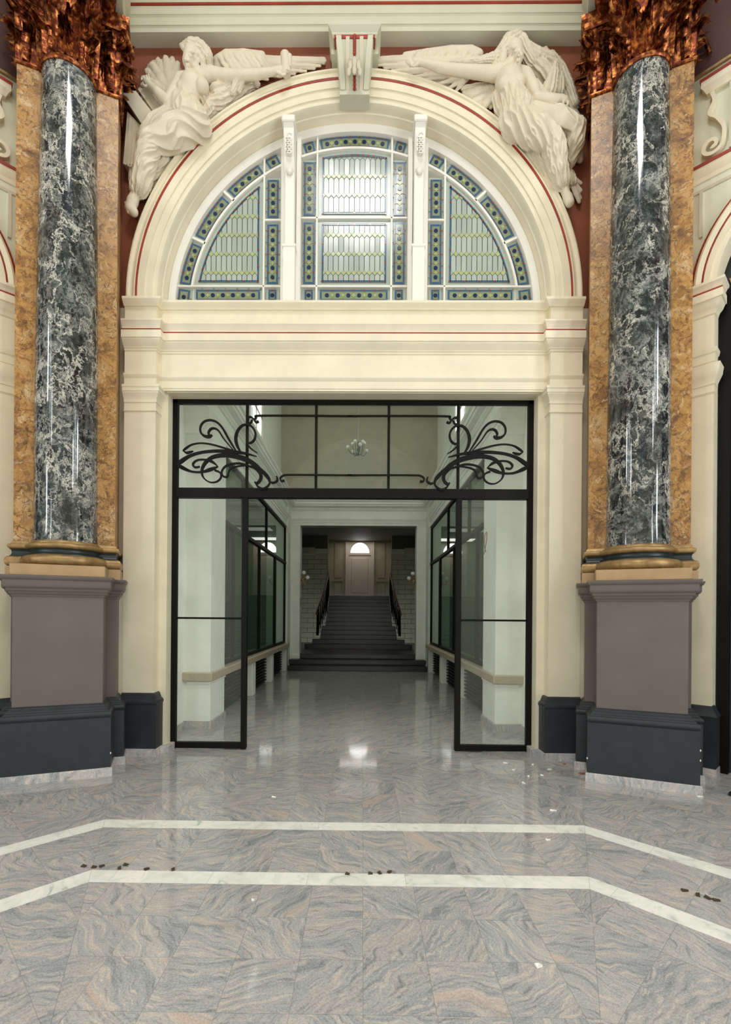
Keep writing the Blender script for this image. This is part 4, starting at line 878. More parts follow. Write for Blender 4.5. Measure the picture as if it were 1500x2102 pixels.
# ------------------------------------------------------------------ the two winged relief figures in the spandrels
def carve(name, chains, to_px, parent, k=.009, h=.0075, mat='plaster', wrinkle=0):
    YW = 5.66; segs = []
    for ch in chains:
        pts, opt = ch if isinstance(ch, tuple) else (ch, {})
        W3 = []
        for (cx, cy, d, r) in pts:
            px, py = to_px(cx, cy); W3.append((unproj(px, py, YW - d), r / 3.191 * (YW - d) / 1010))
        if len(W3) == 1: W3 = W3 * 2
        for (a, ra), (b, rb) in zip(W3, W3[1:]): segs.append((a, b, ra, rb, opt))
    lo = np.min([np.minimum(a, b) - max(ra, rb) * 1.2 for a, b, ra, rb, o in segs], 0) - .03
    hi = np.max([np.maximum(a, b) + max(ra, rb) * 1.2 for a, b, ra, rb, o in segs], 0) + .03
    hi[1] = min(hi[1], YW + .03); n = np.ceil((hi - lo) / h).astype(int) + 1
    F = np.full(n, .2, np.float32)
    ax = [lo[i] + h * np.arange(n[i]) for i in range(3)]
    for a, b, ra, rb, o in segs:
        m = max(ra, rb) * 1.15 + .04; i0 = np.maximum(0, ((np.minimum(a, b) - m - lo) / h).astype(int)); i1 = np.minimum(n, ((np.maximum(a, b) + m - lo) / h).astype(int) + 2)
        if np.any(i1 <= i0): continue
        sl = tuple(slice(p, q) for p, q in zip(i0, i1))
        X, Y, Z = np.meshgrid(ax[0][sl[0]], ax[1][sl[1]], ax[2][sl[2]], indexing='ij')
        X = X.astype(np.float32); Y = Y.astype(np.float32); Z = Z.astype(np.float32)
        fl = o.get('flat', 1.0)
        d = b - a; L2 = float(d @ d) + 1e-9; rx, ry, rz_ = X - a[0], Y - a[1], Z - a[2]
        t_ = np.clip((rx * d[0] + ry * d[1] + rz_ * d[2]) / L2, 0, 1)
        qx, qy, qz = rx - t_ * d[0], (ry - t_ * d[1]) / fl, rz_ - t_ * d[2]
        rad = ra + (rb - ra) * t_
        if o.get('fold'):
            amp, nn, tw = o['fold']; L = math.sqrt(L2); e1 = np.array([-d[2], 0, d[0]]) / (math.hypot(d[0], d[2]) + 1e-6)
            u = qx * e1[0] + qz * e1[2]; phi = np.arctan2(qy, u)
            w = np.sin(nn * phi + tw * t_ * L * 8 + 2.0 * np.sin(X * 8 + Z * 6)); rad = rad * (1 + amp * (1 - 2 * np.abs(w) ** .8))
        dist = np.sqrt(qx * qx + qy * qy + qz * qz) - rad
        if fl != 1.0: dist *= min(1, fl * 1.3)
        kk = o.get('k', k)
        if o.get('sub'): F[sl] = np.maximum(F[sl], -dist); continue
        G = F[sl]; hh = np.clip(.5 + .5 * (G - dist) / kk, 0, 1); F[sl] = G + (dist - G) * hh - kk * hh * (1 - hh)
    if wrinkle:
        X, Z = np.meshgrid(ax[0], ax[2], indexing='ij')
        F += (wrinkle * np.sin(X * 70 + 9 * np.sin(Z * 11)) * np.sin(Z * 55 + 8 * np.sin(X * 13)))[:, None, :].astype(np.float32)
    F = np.maximum(F, (ax[1] - (YW + .006))[None, :, None].astype(np.float32))
    V, Q = surface_nets(F, lo, h); V = relax(V, Q, 1, .6); c = (V.min(0) + V.max(0)) / 2
    o = bpy.data.objects.new(name, smoothmesh(name, V - c, Q, mat)); COL.objects.link(o); return place(o, tuple(c), parent)
def slab(name, quad, d0, d1, to_px, parent, mat='plaster', ease=.0):
    m = MB(); fr = [unproj(*to_px(x, y), 5.66 - d1) for x, y in quad]
    bk = [(p[0], 5.66 - d0, p[2]) for p in fr]; n = len(quad)
    m.add([tuple(p) for p in fr] + bk, [tuple(range(n)), tuple(range(n, 2 * n))[::-1]] + [(i, (i + 1) % n, n + (i + 1) % n, n + i) for i in range(n)])
    return obj(name, m, mat, parent, 0)
def feathers(roots, tips, r0, r1, d0, d1, mid=None):
    out = []
    for i, tp in enumerate(tips):
        u = i / max(1, len(tips) - 1); rt = roots[0] if len(roots) == 1 else (roots[0][0] + (roots[1][0] - roots[0][0]) * u, roots[0][1] + (roots[1][1] - roots[0][1]) * u)
        dd = .012 * (i % 2)
        out.append(([(rt[0], rt[1], d0 + dd, r0), ((rt[0] + tp[0]) / 2, (rt[1] + tp[1]) / 2, (d0 + d1) / 2 + dd, (r0 + r1) / 2 * 1.12), (tp[0], tp[1], d1 + dd, r1)], {'flat': .55, 'k': .004}))
    return out
def scales(edge, dirv, rows, step, r, d):               # rows of short covert feathers
    out = []
    for j in range(rows):
        for i, (x, y) in enumerate(edge):
            sx = x + dirv[0] * (j * step) + (dirv[1] * 8 if i % 2 else 0); sy = y + dirv[1] * (j * step) + (6 if (i + j) % 2 else 0)
            out.append(([(sx, sy, d - .008 * j, r), (sx + dirv[0] * step * 1.1, sy + dirv[1] * step * 1.1, d - .008 * j + .01, r * .8)], {'flat': .6, 'k': .003}))
    return out
FD = {'fold': (.13, 4, 1.6)}; FD2 = {'fold': (.17, 5, .8)}; FH = {'fold': (.14, 7, .6), 'k': .006}; SK = {'k': .007}; FF = {'k': .003}
def fold(*a, **k): return dict(fold=a, **k)
tl = lambda x, y: (230 + x / 3.191, 60 + y / 3.191)
tr_ = lambda x, y: (750 + x / 3.191, 50 + y / 3.191)
figL = tag(empty('winged_figure', tuple(unproj(340, 440, 5.6))), 'cream winged figure reclining with tablet and scroll in the left spandrel', 'sculpture', 'spandrel figures')
bodyL = [
 ([(560, 318, .16, 52), (532, 385, .16, 86), (488, 480, .14, 74), (478, 560, .15, 92)], {}),
 [(452, 340, .16, 46), (550, 325, .16, 46), (648, 298, .17, 46)],
 ([(460, 384, .215, 36)], SK), ([(592, 372, .235, 42)], SK),
 ([(572, 300, .17, 34), (548, 255, .21, 31)], SK),
 ([(526, 172, .22, 58), (508, 212, .232, 46)], SK), ([(496, 256, .26, 20)], SK),
 ([(492, 156, .295, 7), (478, 200, .310, 9)], FF), ([(480, 203, .298, 7), (496, 205, .298, 7)], FF), ([(483, 226, .288, 6), (504, 228, .298, 6)], FF), ([(485, 239, .286, 6), (502, 241, .294, 6)], FF),
 ([(484, 154, .288, 8), (538, 152, .314, 8)], FF), ([(500, 177, .316, 12), (526, 175, .326, 11)], {'sub': 1}), ([(506, 177, .300, 8), (520, 176, .306, 7)], FF), ([(482, 232, .310, 5), (504, 233, .318, 4)], {'sub': 1}), ([(512, 206, .262, 20)], SK), ([(556, 200, .255, 14), (560, 216, .25, 10)], FF),
 ([(478, 118, .22, 28), (520, 105, .235, 38), (580, 128, .235, 42), (622, 180, .20, 38), (632, 240, .16, 26)], FH),
 ([(500, 100, .21, 26), (560, 105, .19, 36), (615, 150, .17, 34)], FH), ([(556, 150, .262, 16), (590, 200, .24, 22), (600, 260, .2, 18)], FH), ([(455, 108, .22, 15), (470, 130, .24, 14), (462, 96, .20, 10)], FF), ([(640, 210, .15, 22), (650, 240, .14, 16)], FF),
 # arm with scroll
 ([(648, 298, .17, 44), (745, 305, .2, 36), (838, 304, .21, 31)], SK), ([(838, 304, .21, 30), (940, 298, .21, 31), (1060, 276, .21, 21)], SK), ([(1055, 276, .21, 21), (1096, 266, .21, 22)], SK),
 ] + [([(1098, 248 + i * 13, .215, 9), (1132, 238 + i * 13, .245, 8), (1160, 242 + i * 13, .215, 7)], FF) for i in range(4)] + [
 ([(1085, 285, .22, 9), (1112, 300, .235, 8), (1134, 296, .235, 7)], FF),
 # arm resting on the tablet
 ([(448, 345, .16, 45), (402, 420, .19, 38), (368, 478, .2, 34)], SK), ([(368, 478, .2, 34), (300, 415, .19, 29), (244, 362, .17, 21)], SK), ([(244, 362, .17, 22), (226, 348, .165, 20)], SK),
 ] + [([(222 + i * 8, 340 - i * 4, .17, 7), (200 + i * 13, 312 - i * 4, .175, 6), (192 + i * 15, 328 - i * 10, .19, 6)], FF) for i in range(4)] + [
 ([(238, 372, .18, 8), (214, 372, .185, 7), (204, 362, .19, 6)], FF),
 # draped hips and legs
 ([(480, 500, .15, 84), (500, 560, .17, 98), (535, 620, .17, 104)], fold(.09, 6, 1.6)),
 ([(545, 632, .19, 100), (400, 688, .23, 96), (262, 742, .25, 74)], fold(.11, 4, 2.2)), ([(262, 742, .25, 72), (238, 800, .24, 70), (214, 905, .21, 64), (190, 1010, .17, 62)], FD), ([(198, 985, .16, 62), (178, 1040, .15, 58)], FD2),
 ([(165, 1045, .13, 36), (148, 1095, .135, 32), (135, 1130, .14, 36)], SK), ([(135, 1125, .14, 36), (120, 1175, .145, 34), (140, 1196, .14, 30)], SK),
 ] + [([(112, 1140 + i * 14, .15, 11), (88 + i * 4, 1138 + i * 15, .16, 9)], FF) for i in range(5)] + [
 ([(440, 590, .11, 84), (290, 652, .13, 74), (228, 735, .13, 64)], FD),
 ([(352, 770, .10, 58), (330, 850, .10, 48), (288, 935, .08, 46), (240, 1005, .07, 40)], FD2), ([(330, 810, .07, 66), (280, 900, .06, 56)], FD2), ([(150, 930, .05, 36), (140, 990, .05, 30)], FD2),
 ([(600, 440, .12, 48), (640, 520, .10, 44), (600, 560, .10, 40)], FD2), ([(640, 500, .10, 44), (700, 470, .11, 50), (770, 425, .10, 46), (850, 385, .08, 42), (915, 365, .06, 28)], FD2), ([(690, 420, .12, 50), (780, 380, .11, 46), (880, 345, .09, 38)], FD2),
 ([(785, 275, .2, 14), (818, 330, .2, 20), (790, 410, .16, 22)], FD2), ([(815, 280, .2, 12), (850, 340, .18, 18), (830, 400, .14, 20)], FD2), ([(620, 530, .08, 44), (680, 520, .08, 36)], FD2), ([(925, 340, .09, 22), (950, 360, .08, 20)], FD2)]
carve('body', bodyL, tl, figL)
wingR = scales([(700 + 34 * i, 178 - 22 * math.sin(min(1, i / 4) * PI / 2) + 2 * max(0, i - 4)) for i in range(9)], (.55, .84), 4, 24, 19, .10)
wingR += [([(690, 200, .08, 30), (750, 165, .08, 32), (860, 158, .08, 28), (980, 168, .07, 24)], {'flat': .6, 'k': .006}), ([(700, 230, .06, 44), (900, 235, .05, 60), (1050, 240, .05, 48)], {'flat': .5})]
wingR += feathers([(820, 185), (780, 290)], [(1392, 192), (1398, 206), (1388, 222), (1362, 240), (1325, 258), (1268, 276), (1195, 292), (1110, 312), (1020, 330), (960, 355)], 16, 10, .07, .05)
wingR += [([(760, 230, .02, 60), (950, 240, .02, 72), (1120, 235, .02, 58), (1280, 218, .02, 36)], {'flat': .3})]
carve('wing', wingR, tl, figL, wrinkle=.001)
wingL = feathers([(400, 360), (360, 430)], [(445, 275), (428, 228), (395, 198), (350, 190), (302, 205), (262, 235), (230, 275), (208, 322), (205, 365)], 36, 20, .09, .06)
wingL += feathers([(370, 430), (345, 470)], [(182, 395), (200, 440), (228, 480), (258, 520), (292, 550), (325, 560)], 22, 14, .06, .04)
wingL += [([(380, 290, .03, 70), (310, 290, .03, 88), (300, 340, .03, 70)], {'flat': .3}), ([(300, 470, .02, 60), (250, 450, .02, 50)], {'flat': .3})]
carve('wing', wingL, tl, figL, wrinkle=.003)
slab('tablet', [(60, 418), (154, 402), (292, 582), (216, 652)], 0, .17, tl, figL)
slab('tablet_leaf', [(168, 392), (238, 380), (345, 560), (296, 574)], 0, .10, tl, figL)
slab('throne_side', [(100, 540), (212, 655), (176, 800), (150, 890), (118, 902), (72, 880)], 0, .12, tl, figL)
for i in range(4): slab('throne_groove', [(112 + i * 22, 570 + i * 22), (119 + i * 22, 576 + i * 22), (100 + i * 18, 885), (93 + i * 18, 885)], .1, .128, tl, figL)
sc0 = [unproj(*tl(1128, 165), 5.43), unproj(*tl(1142, 300), 5.43)]
for nm_, a_, b_, r_ in (('scroll', (1132, 165), (1142, 295), 30), ('scroll', (1162, 172), (1158, 250), 16)):
    o_ = obj(nm_, MB().tube([unproj(*tl(*a_), 5.455), unproj(*tl(*b_), 5.455)], r_ * .0017, 16), 'plaster', figL)
figR = tag(empty('winged_figure', tuple(unproj(1150, 425, 5.6))), 'cream veiled winged figure with outstretched arm in the right spandrel', 'sculpture', 'spandrel figures')
bodyR = [
 ([(935, 322, .16, 60), (940, 385, .16, 90), (955, 470, .15, 80), (985, 560, .16, 90)], {}),
 [(846, 322, .17, 46), (940, 315, .17, 46), (1042, 338, .16, 46)],
 ([(1002, 378, .23, 42)], SK), ([(904, 400, .225, 40)], SK), ([(918, 305, .17, 40), (948, 256, .21, 36)], SK),
 ([(972, 172, .225, 58), (988, 212, .235, 46)], SK), ([(1000, 254, .262, 20)], SK),
 ([(1006, 156, .302, 7), (1020, 200, .316, 9)], FF), ([(1018, 203, .306, 7), (1002, 205, .305, 7)], FF), ([(1013, 226, .294, 6), (992, 228, .303, 6)], FF), ([(1011, 239, .293, 6), (994, 241, .299, 6)], FF),
 ([(1014, 154, .294, 8), (960, 152, .320, 8)], FF), ([(998, 177, .322, 12), (972, 175, .332, 11)], {'sub': 1}), ([(992, 177, .306, 8), (978, 176, .312, 7)], FF), ([(1014, 232, .316, 5), (992, 233, .324, 4)], {'sub': 1}), ([(984, 206, .266, 20)], SK),
 ([(990, 92, .2, 42), (940, 118, .22, 46), (905, 175, .215, 44), (860, 225, .18, 40), (770, 238, .15, 26), (650, 246, .13, 20), (560, 246, .12, 12)], FH),
 ([(985, 78, .19, 32), (1020, 115, .2, 40), (1046, 180, .17, 44), (1080, 235, .14, 44)], FH),   ([(905, 190, .24, 26), (890, 250, .22, 26), (850, 265, .19, 22)], FH),
 ([(1050, 150, .15, 36), (1120, 215, .12, 46), (1215, 245, .1, 44), (1280, 300, .09, 34), (1325, 400, .08, 34), (1370, 520, .07, 30)], FH), ([(1075, 250, .10, 52), (1150, 300, .09, 52), (1200, 360, .08, 50)], FD2),
 ([(840, 322, .18, 43), (720, 312, .2, 36), (592, 300, .21, 32)], SK), ([(592, 300, .21, 32), (480, 280, .21, 29), (370, 250, .21, 18)], SK), ([(370, 250, .21, 21), (322, 246, .21, 23)], SK),
 ] + [([(318, 234 + i * 9, .215, 8), (284 + i * 5, 232 + i * 11, .225, 7), (266 + i * 9, 246 + i * 10, .21, 6)], FF) for i in range(4)] + [
 ([(340, 262, .225, 8), (316, 274, .24, 7), (298, 270, .24, 6)], FF),
 ([(1046, 340, .17, 46), (1098, 420, .2, 40), (1118, 482, .21, 36)], SK), ([(1118, 482, .22, 36), (1215, 492, .24, 31), (1285, 486, .24, 22)], SK), ([(1285, 486, .24, 22), (1308, 496, .24, 22)], SK),
 ] + [([(1312 + i * 4, 490 + i * 7, .245, 8), (1330 - i * 2, 510 + i * 6, .255, 7), (1326 - i * 9, 532 + i * 3, .25, 6)], FF) for i in range(4)] + [
 ([(1298, 508, .25, 8), (1290, 536, .255, 7), (1294, 552, .25, 6)], FF),
 ([(1246, 262, .14, 18), (1232, 340, .15, 36), (1200, 440, .15, 50)], FD2), ([(1262, 300, .12, 20), (1270, 380, .12, 34), (1260, 450, .11, 40)], FD2), ([(1090, 430, .13, 52), (1150, 530, .13, 62), (1240, 560, .12, 54), (1300, 560, .11, 34)], FD2), ([(1060, 480, .15, 40), (1080, 560, .15, 50)], FD2),
 ([(955, 480, .16, 84), (985, 560, .17, 100), (985, 640, .17, 108)], fold(.09, 6, 1.6)), ([(880, 480, .12, 50), (890, 560, .11, 44), (930, 620, .10, 44)], FD2),
 ([(1000, 655, .19, 104), (1125, 712, .24, 94), (1228, 765, .26, 72)], fold(.11, 4, 2.2)), ([(1228, 765, .26, 72), (1245, 850, .23, 68), (1262, 950, .19, 60), (1282, 1030, .15, 56)], FD), ([(1200, 880, .14, 54), (1250, 1000, .12, 50)], FD2),
 ([(1296, 1065, .13, 30), (1315, 1115, .14, 26), (1325, 1140, .15, 30)], SK), ([(1325, 1135, .15, 30), (1338, 1168, .165, 28)], SK),
 ] + [([(1318 + i * 9, 1168, .17, 9), (1321 + i * 9, 1180 - i * 2, .172, 8)], FF) for i in range(5)] + [
 ([(1090, 630, .15, 90), (1250, 632, .19, 80), (1385, 672, .22, 54)], fold(.10, 4, 2.0)), ([(1385, 672, .22, 54), (1372, 780, .18, 56), (1350, 900, .12, 30), (1348, 930, .1, 14)], FD), ([(1310, 760, .11, 40), (1320, 850, .10, 40)], FD2),
 ([(1062, 770, .09, 52), (1140, 880, .08, 54), (1230, 1040, .07, 44)], FD2), ([(1335, 985, .05, 30), (1350, 1040, .05, 34)], FD2), ([(1400, 850, .05, 24), (1405, 890, .05, 20)], FD2)]
carve('body', bodyR, tr_, figR)
wR = scales([(740 - 36 * i, 178 - 20 * math.sin(min(1, i / 3) * PI / 2) + 3.5 * max(0, i - 3)) for i in range(12)], (-.5, .86), 3, 24, 19, .09)
wR += [([(745, 190, .08, 28), (690, 165, .08, 28), (560, 165, .08, 26), (400, 182, .07, 22), (260, 200, .06, 18)], {'flat': .6, 'k': .006}), ([(700, 260, .05, 56), (520, 290, .05, 70), (380, 270, .05, 60)], {'flat': .5})]
wR += feathers([(600, 200), (640, 380)], [(45, 222), (44, 234), (56, 250), (84, 268), (124, 286), (172, 304), (240, 322), (318, 342), (392, 362), (470, 394), (545, 420), (590, 436)], 18, 10, .06, .05)
wR += [([(620, 330, .02, 70), (420, 300, .02, 70), (240, 265, .02, 48), (110, 245, .02, 26)], {'flat': .3}), ([(560, 390, .02, 40), (460, 360, .02, 36)], {'flat': .3})]
carve('wing', wR, tr_, figR, wrinkle=.001)
wR2 = feathers([(820, 410), (850, 470)], [(640, 420), (648, 452), (672, 484), (704, 506), (740, 526), (780, 536), (822, 536)], 30, 20, .07, .05)
carve('wing_lower_lobe', wR2, tr_, figR, wrinkle=.003)
wR3 = feathers([(1150, 300), (1230, 420)], [(1095, 170), (1135, 162), (1180, 165), (1222, 185), (1262, 225), (1295, 275), (1325, 335), (1350, 400), (1370, 465), (1385, 530), (1392, 600), (1396, 640)], 34, 20, .05, .05)
wR3 += [([(1150, 230, .02, 70), (1240, 280, .02, 66), (1310, 400, .02, 56), (1350, 540, .02, 44)], {'flat': .3})]
carve('wing', wR3, tr_, figR, wrinkle=.003)
wR4 = feathers([(1335, 1000), (1360, 1060)], [(1408, 1040), (1410, 1090), (1405, 1140), (1398, 1162)], 20, 14, .04, .035)
carve('wing_tip', wR4, tr_, figR, wrinkle=.002)
# ------------------------------------------------------------------ corridor behind the screen
YE = 14.55
for sx, nm in ((-1, 'left'), (1, 'right')):
    m = lambda x0, x1: tuple(sorted((sx * x0, sx * x1)))
    a, b = m(2.34, 2.6)
    cw = struct(f'wall_corridor_{nm}', MB().box(*m(2.34, 2.6), 5.9, 6.85, 0, 8.0).box(*m(2.31, 2.6), 6.85, 10.6, 4.98, 8.0).box(*m(2.31, 2.6), 11.9, 15.0, 4.98, 8.0).box(*m(2.31, 2.6), 10.6, 11.9, 4.98, 5.5).box(*m(2.31, 2.6), 10.6, 11.9, 7.2, 8.0), 'corridor_white', f'tall pale corridor wall on the {nm} with clerestory window', 'wall', 0)
    obj('porch_skirting', MB().box(*m(2.325, 2.345), 5.9, 6.82, 0, .1), 'granite_skirting', cw, 0)
    # glowing clerestory opening frame
    wf = tag(empty(f'window_{2 if sx < 0 else 3}', (sx * 2.45, 11.25, 5.5)), f'bright clerestory window high on the {nm} corridor wall', 'window', kind='structure')
    obj('frame', MB().box(*m(2.33, 2.40), 10.6, 10.68, 5.5, 7.2).box(*m(2.33, 2.40), 11.82, 11.9, 5.5, 7.2).box(*m(2.33, 2.40), 11.21, 11.29, 5.5, 7.2).box(*m(2.33, 2.4), 10.6, 11.9, 6.3, 6.36), 'window_white', wf, 0)
    obj('pane', MB().box(*m(2.46, 2.47), 10.6, 11.9, 5.5, 7.2), 'sky_pane', wf, 0)
    pi = tag(empty('corridor_pillar', (sx * 2.16, 7.17, 0)), f'square pale plaster pillar behind the {nm} glass pane', 'pillar', 'corridor pillars')
    obj('shaft', MB().bbox(*m(1.975, 2.36), 6.82, 7.53, .1, 4.24, .006), 'corridor_white', pi, 0)
    obj('skirting', MB().box(*m(1.955, 2.36), 6.80, 7.55, 0, .1), 'granite_skirting', pi, 0)
    # moulded cornice and frieze running down the corridor
    tr = tag(empty(f'trim_{4 if sx < 0 else 5}', (sx * 2.1, 10.5, 4.2)), f'pale green moulded cornice along the {nm} side of the corridor', 'cornice', kind='structure')
    path = [(-2.02, 15.0), (-2.02, 6.75), (-2.34, 6.75)][::-1] if sx < 0 else [(2.02, 15.0), (2.02, 6.75), (2.34, 6.75)]
    path = path if sx > 0 else path
    pr = lambda prof: [(d, z) for d, z in prof]
    pp = [(2.34, 6.75), (2.02, 6.75), (2.02, YE)]        # right side; outwards (towards the corridor) is on the left, so offsets are negated
    def msweep(prof):
        mb = MB().sweep(pp, [(-d, z) for d, z in prof])
        return mb if sx > 0 else mb.xf(lambda p: (-p[0], p[1], p[2]))
    obj('architrave', msweep([(-.25, 4.09), (.0, 4.09), (.0, 4.22), (.012, 4.23), (.012, 4.30), (.024, 4.31), (.024, 4.37), (.04, 4.40), (.045, 4.43), (-.25, 4.43)]), 'corridor_white', tr)
    obj('frieze', msweep([(-.25, 4.42), (.0, 4.42), (.0, 4.67), (-.25, 4.67)]), 'corridor_white', tr, 0)
    obj('crown', msweep([(-.25, 4.66), (.02, 4.66), (.03, 4.69), (.05, 4.71), (.055, 4.74), (.09, 4.76), (.13, 4.79), (.14, 4.83), (.16, 4.84), (.16, 4.90), (.19, 4.93), (.20, 4.98), (-.32, 4.98)]), 'corridor_white', tr)
    # shop front: black frame, panes, transom
    sw = tag(empty(f'window_{4 if sx < 0 else 5}', (sx * 2.08, 10.8, .78)), f'black framed shop window along the {nm} side of the corridor', 'shop window', kind='structure')
    F_ = lambda name, y0, y1, z0, z1, w=.03: obj(name, MB().bbox(*m(2.08 - w, 2.08 + w), y0, y1, z0, z1, .004), 'iron', sw, 0)
    F_('bottom_rail', 7.53, 13.95, .79, .85); F_('head_rail', 7.53, 13.95, 4.03, 4.09); F_('transom_bar', 7.53, 13.95, 3.02, 3.09, .045)
    my = [7.53, 8.35, 10.45, 12.3, 13.89]
    for y in my: F_('mullion', y, y + (.06 if y != 12.3 else .14), .79, 3.03)
    for y in (7.53, 9.0, 11.2, 13.89): F_('upper_mullion', y, y + .06, 3.05, 4.06)
    for y0, y1 in zip(my, my[1:]): obj('glass_pane', MB().box(*m(2.077, 2.083), y0 + .03, y1 + .03, .84, 3.03), 'shop_glass', sw, 0)
    for y0, y1 in zip((7.53, 9.0, 11.2), (9.0, 11.2, 13.89)): obj('glass_pane', MB().box(*m(2.077, 2.083), y0 + .03, y1 + .03, 3.08, 4.05), 'shop_glass', sw, 0)
    sr = struct(f'wall_shop_{nm}', MB().box(*m(3.6, 3.7), 7.3, 14.2, 0, 4.98).box(*m(2.3, 3.7), 7.2, 7.3, 0, 4.98).box(*m(2.3, 3.7), 14.1, 14.2, 0, 4.98).box(*m(2.3, 3.7), 7.3, 14.2, 4.6, 4.98).box(*m(2.3, 3.7), 7.3, 14.2, -.05, 0.0), 'shop_dark', f'dim green shop interior behind the {nm} glazing', 'wall', 0)
    obj('dado', MB().box(*m(3.57, 3.605), 7.3, 14.1, 0.0, 1.9), 'shop_green', sr, 0)
    struct(f'wall_end_{nm}', MB().box(*m(1.99, 2.6), 13.95, YE, 0, 4.98), 'corridor_white', f'pale wall strip between {nm} shop window and end pilaster', 'wall', 0)
    # long stone shelf on posts with dark grilles below
    be = tag(empty('stone_shelf', (sx * 2.05, 10.5, 0)), f'long narrow stone bench shelf on white posts along the {nm} shop window', 'bench', 'benches in the corridor')
    obj('slab', MB().bbox(*m(1.93, 2.4), 6.74, 13.98, .665, .785, .012), 'stone_shelf', be, 0)
    obj('under_moulding', MB().bbox(*m(1.96, 2.3), 6.78, 7.56, .62, .665, .015), 'corridor_white', be, 0)
    for y in (9.55, 11.55, 13.75): obj('post', MB().bbox(*m(1.99, 2.3), y, y + .27, 0, .665, .008), 'corridor_white', be, 0)
    obj('grille_back', MB().box(*m(2.16, 2.2), 7.53, 13.8, 0, .665), 'grille_black', be, 0)
    for y0, y1 in ((7.55, 9.55), (9.82, 11.55), (11.82, 13.75)):
        for k in range(9):
            z = .05 + k * .068; obj('grille_slat', MB().box(*m(2.11, 2.17), y0, y1, z, z + .03), 'grille_black', be, 0)
    # pilaster of the end opening
    ep = tag(empty('end_pilaster', (sx * 1.86, YE, .3)), f'pale green pilaster on the {nm} of the staircase opening', 'pilaster', 'pilasters of the staircase opening')
    obj('shaft', MB().bbox(*m(1.72, 2.02), YE - .02, YE + .4, .29, 4.24, .006), 'corridor_white', ep, 0)
    obj('base', MB().bbox(*m(1.71, 2.03), YE - .03, YE + .38, .29, .42, .006), 'corridor_white', ep, 0)
we = struct('wall_end', MB().box(-2.6, 2.6, YE, YE + .4, 4.24, 8.0), 'stair_wall', 'upper wall in a darker tone for its dimness above the staircase opening at the corridor end', 'wall', 0)  # stair paint used here to put the dimness into the colour
cp = [(-2.02, YE), (2.02, YE)]
obj('architrave', MB().sweep(cp, [(-.02, 4.23), (.02, 4.23), (.02, 4.30), (.03, 4.31), (.03, 4.37), (.045, 4.40), (.05, 4.43), (-.02, 4.43)]), 'corridor_white', we)
obj('frieze', MB().sweep(cp, [(-.02, 4.42), (.008, 4.42), (.008, 4.67), (-.02, 4.67)]), 'corridor_white', we, 0)
obj('crown', MB().sweep(cp, [(-.02, 4.66), (.02, 4.66), (.03, 4.69), (.05, 4.71), (.055, 4.74), (.09, 4.76), (.13, 4.79), (.14, 4.83), (.16, 4.84), (.16, 4.90), (.19, 4.93), (.20, 4.98), (-.02, 4.98)]), 'corridor_white', we)
struct('ceiling_corridor', MB().box(-2.6, 2.6, 5.9, 6.72, 8.0, 8.1).box(-2.6, 2.6, 11.7, 15, 8.0, 8.1).box(-2.6, -1.7, 6.7, 11.7, 8.0, 8.1).box(1.7, 2.6, 6.7, 11.7, 8.0, 8.1).box(-1.7, 1.7, 6.7, 11.7, 8.12, 8.2), 'corridor_white', 'pale corridor ceiling with roof light', 'ceiling', 0)
# ------------------------------------------------------------------ low steps, landing, staircase
st3 = tag(empty('entry_steps', (0, 14.2, 0)), 'three low dark granite steps at the end of the corridor', 'steps')
for i, (y, hw) in enumerate(((13.93, 1.98), (14.25, 1.98), (14.58, 1.72))):
    obj('step', MB().bbox(-hw, hw, y, y + (.36 if i < 2 else .38), .145 * i, .145 * (i + 1), .012), 'stair_granite', st3, 0)
obj('landing', MB().box(-2.6, 2.6, 14.95, 16.92, .3, .4345), 'stair_granite', st3, 0)
stair = tag(empty('staircase', (0, 16.9, .435)), 'dark stone staircase rising to a pale door', 'staircase')
NS = 13
for i in range(NS):
    y = 16.9 + .29 * i; hw = 1.85 if i < 1 else (1.62 if i < 2 else 1.36 if i < 5 else 1.24)
    obj('step', MB().bbox(-hw, hw, y, y + .33 + (1.25 if i == NS - 1 else 0), .435 + .15 * i - .05, .435 + .15 * (i + 1), .012), 'stair_granite', stair, 0)
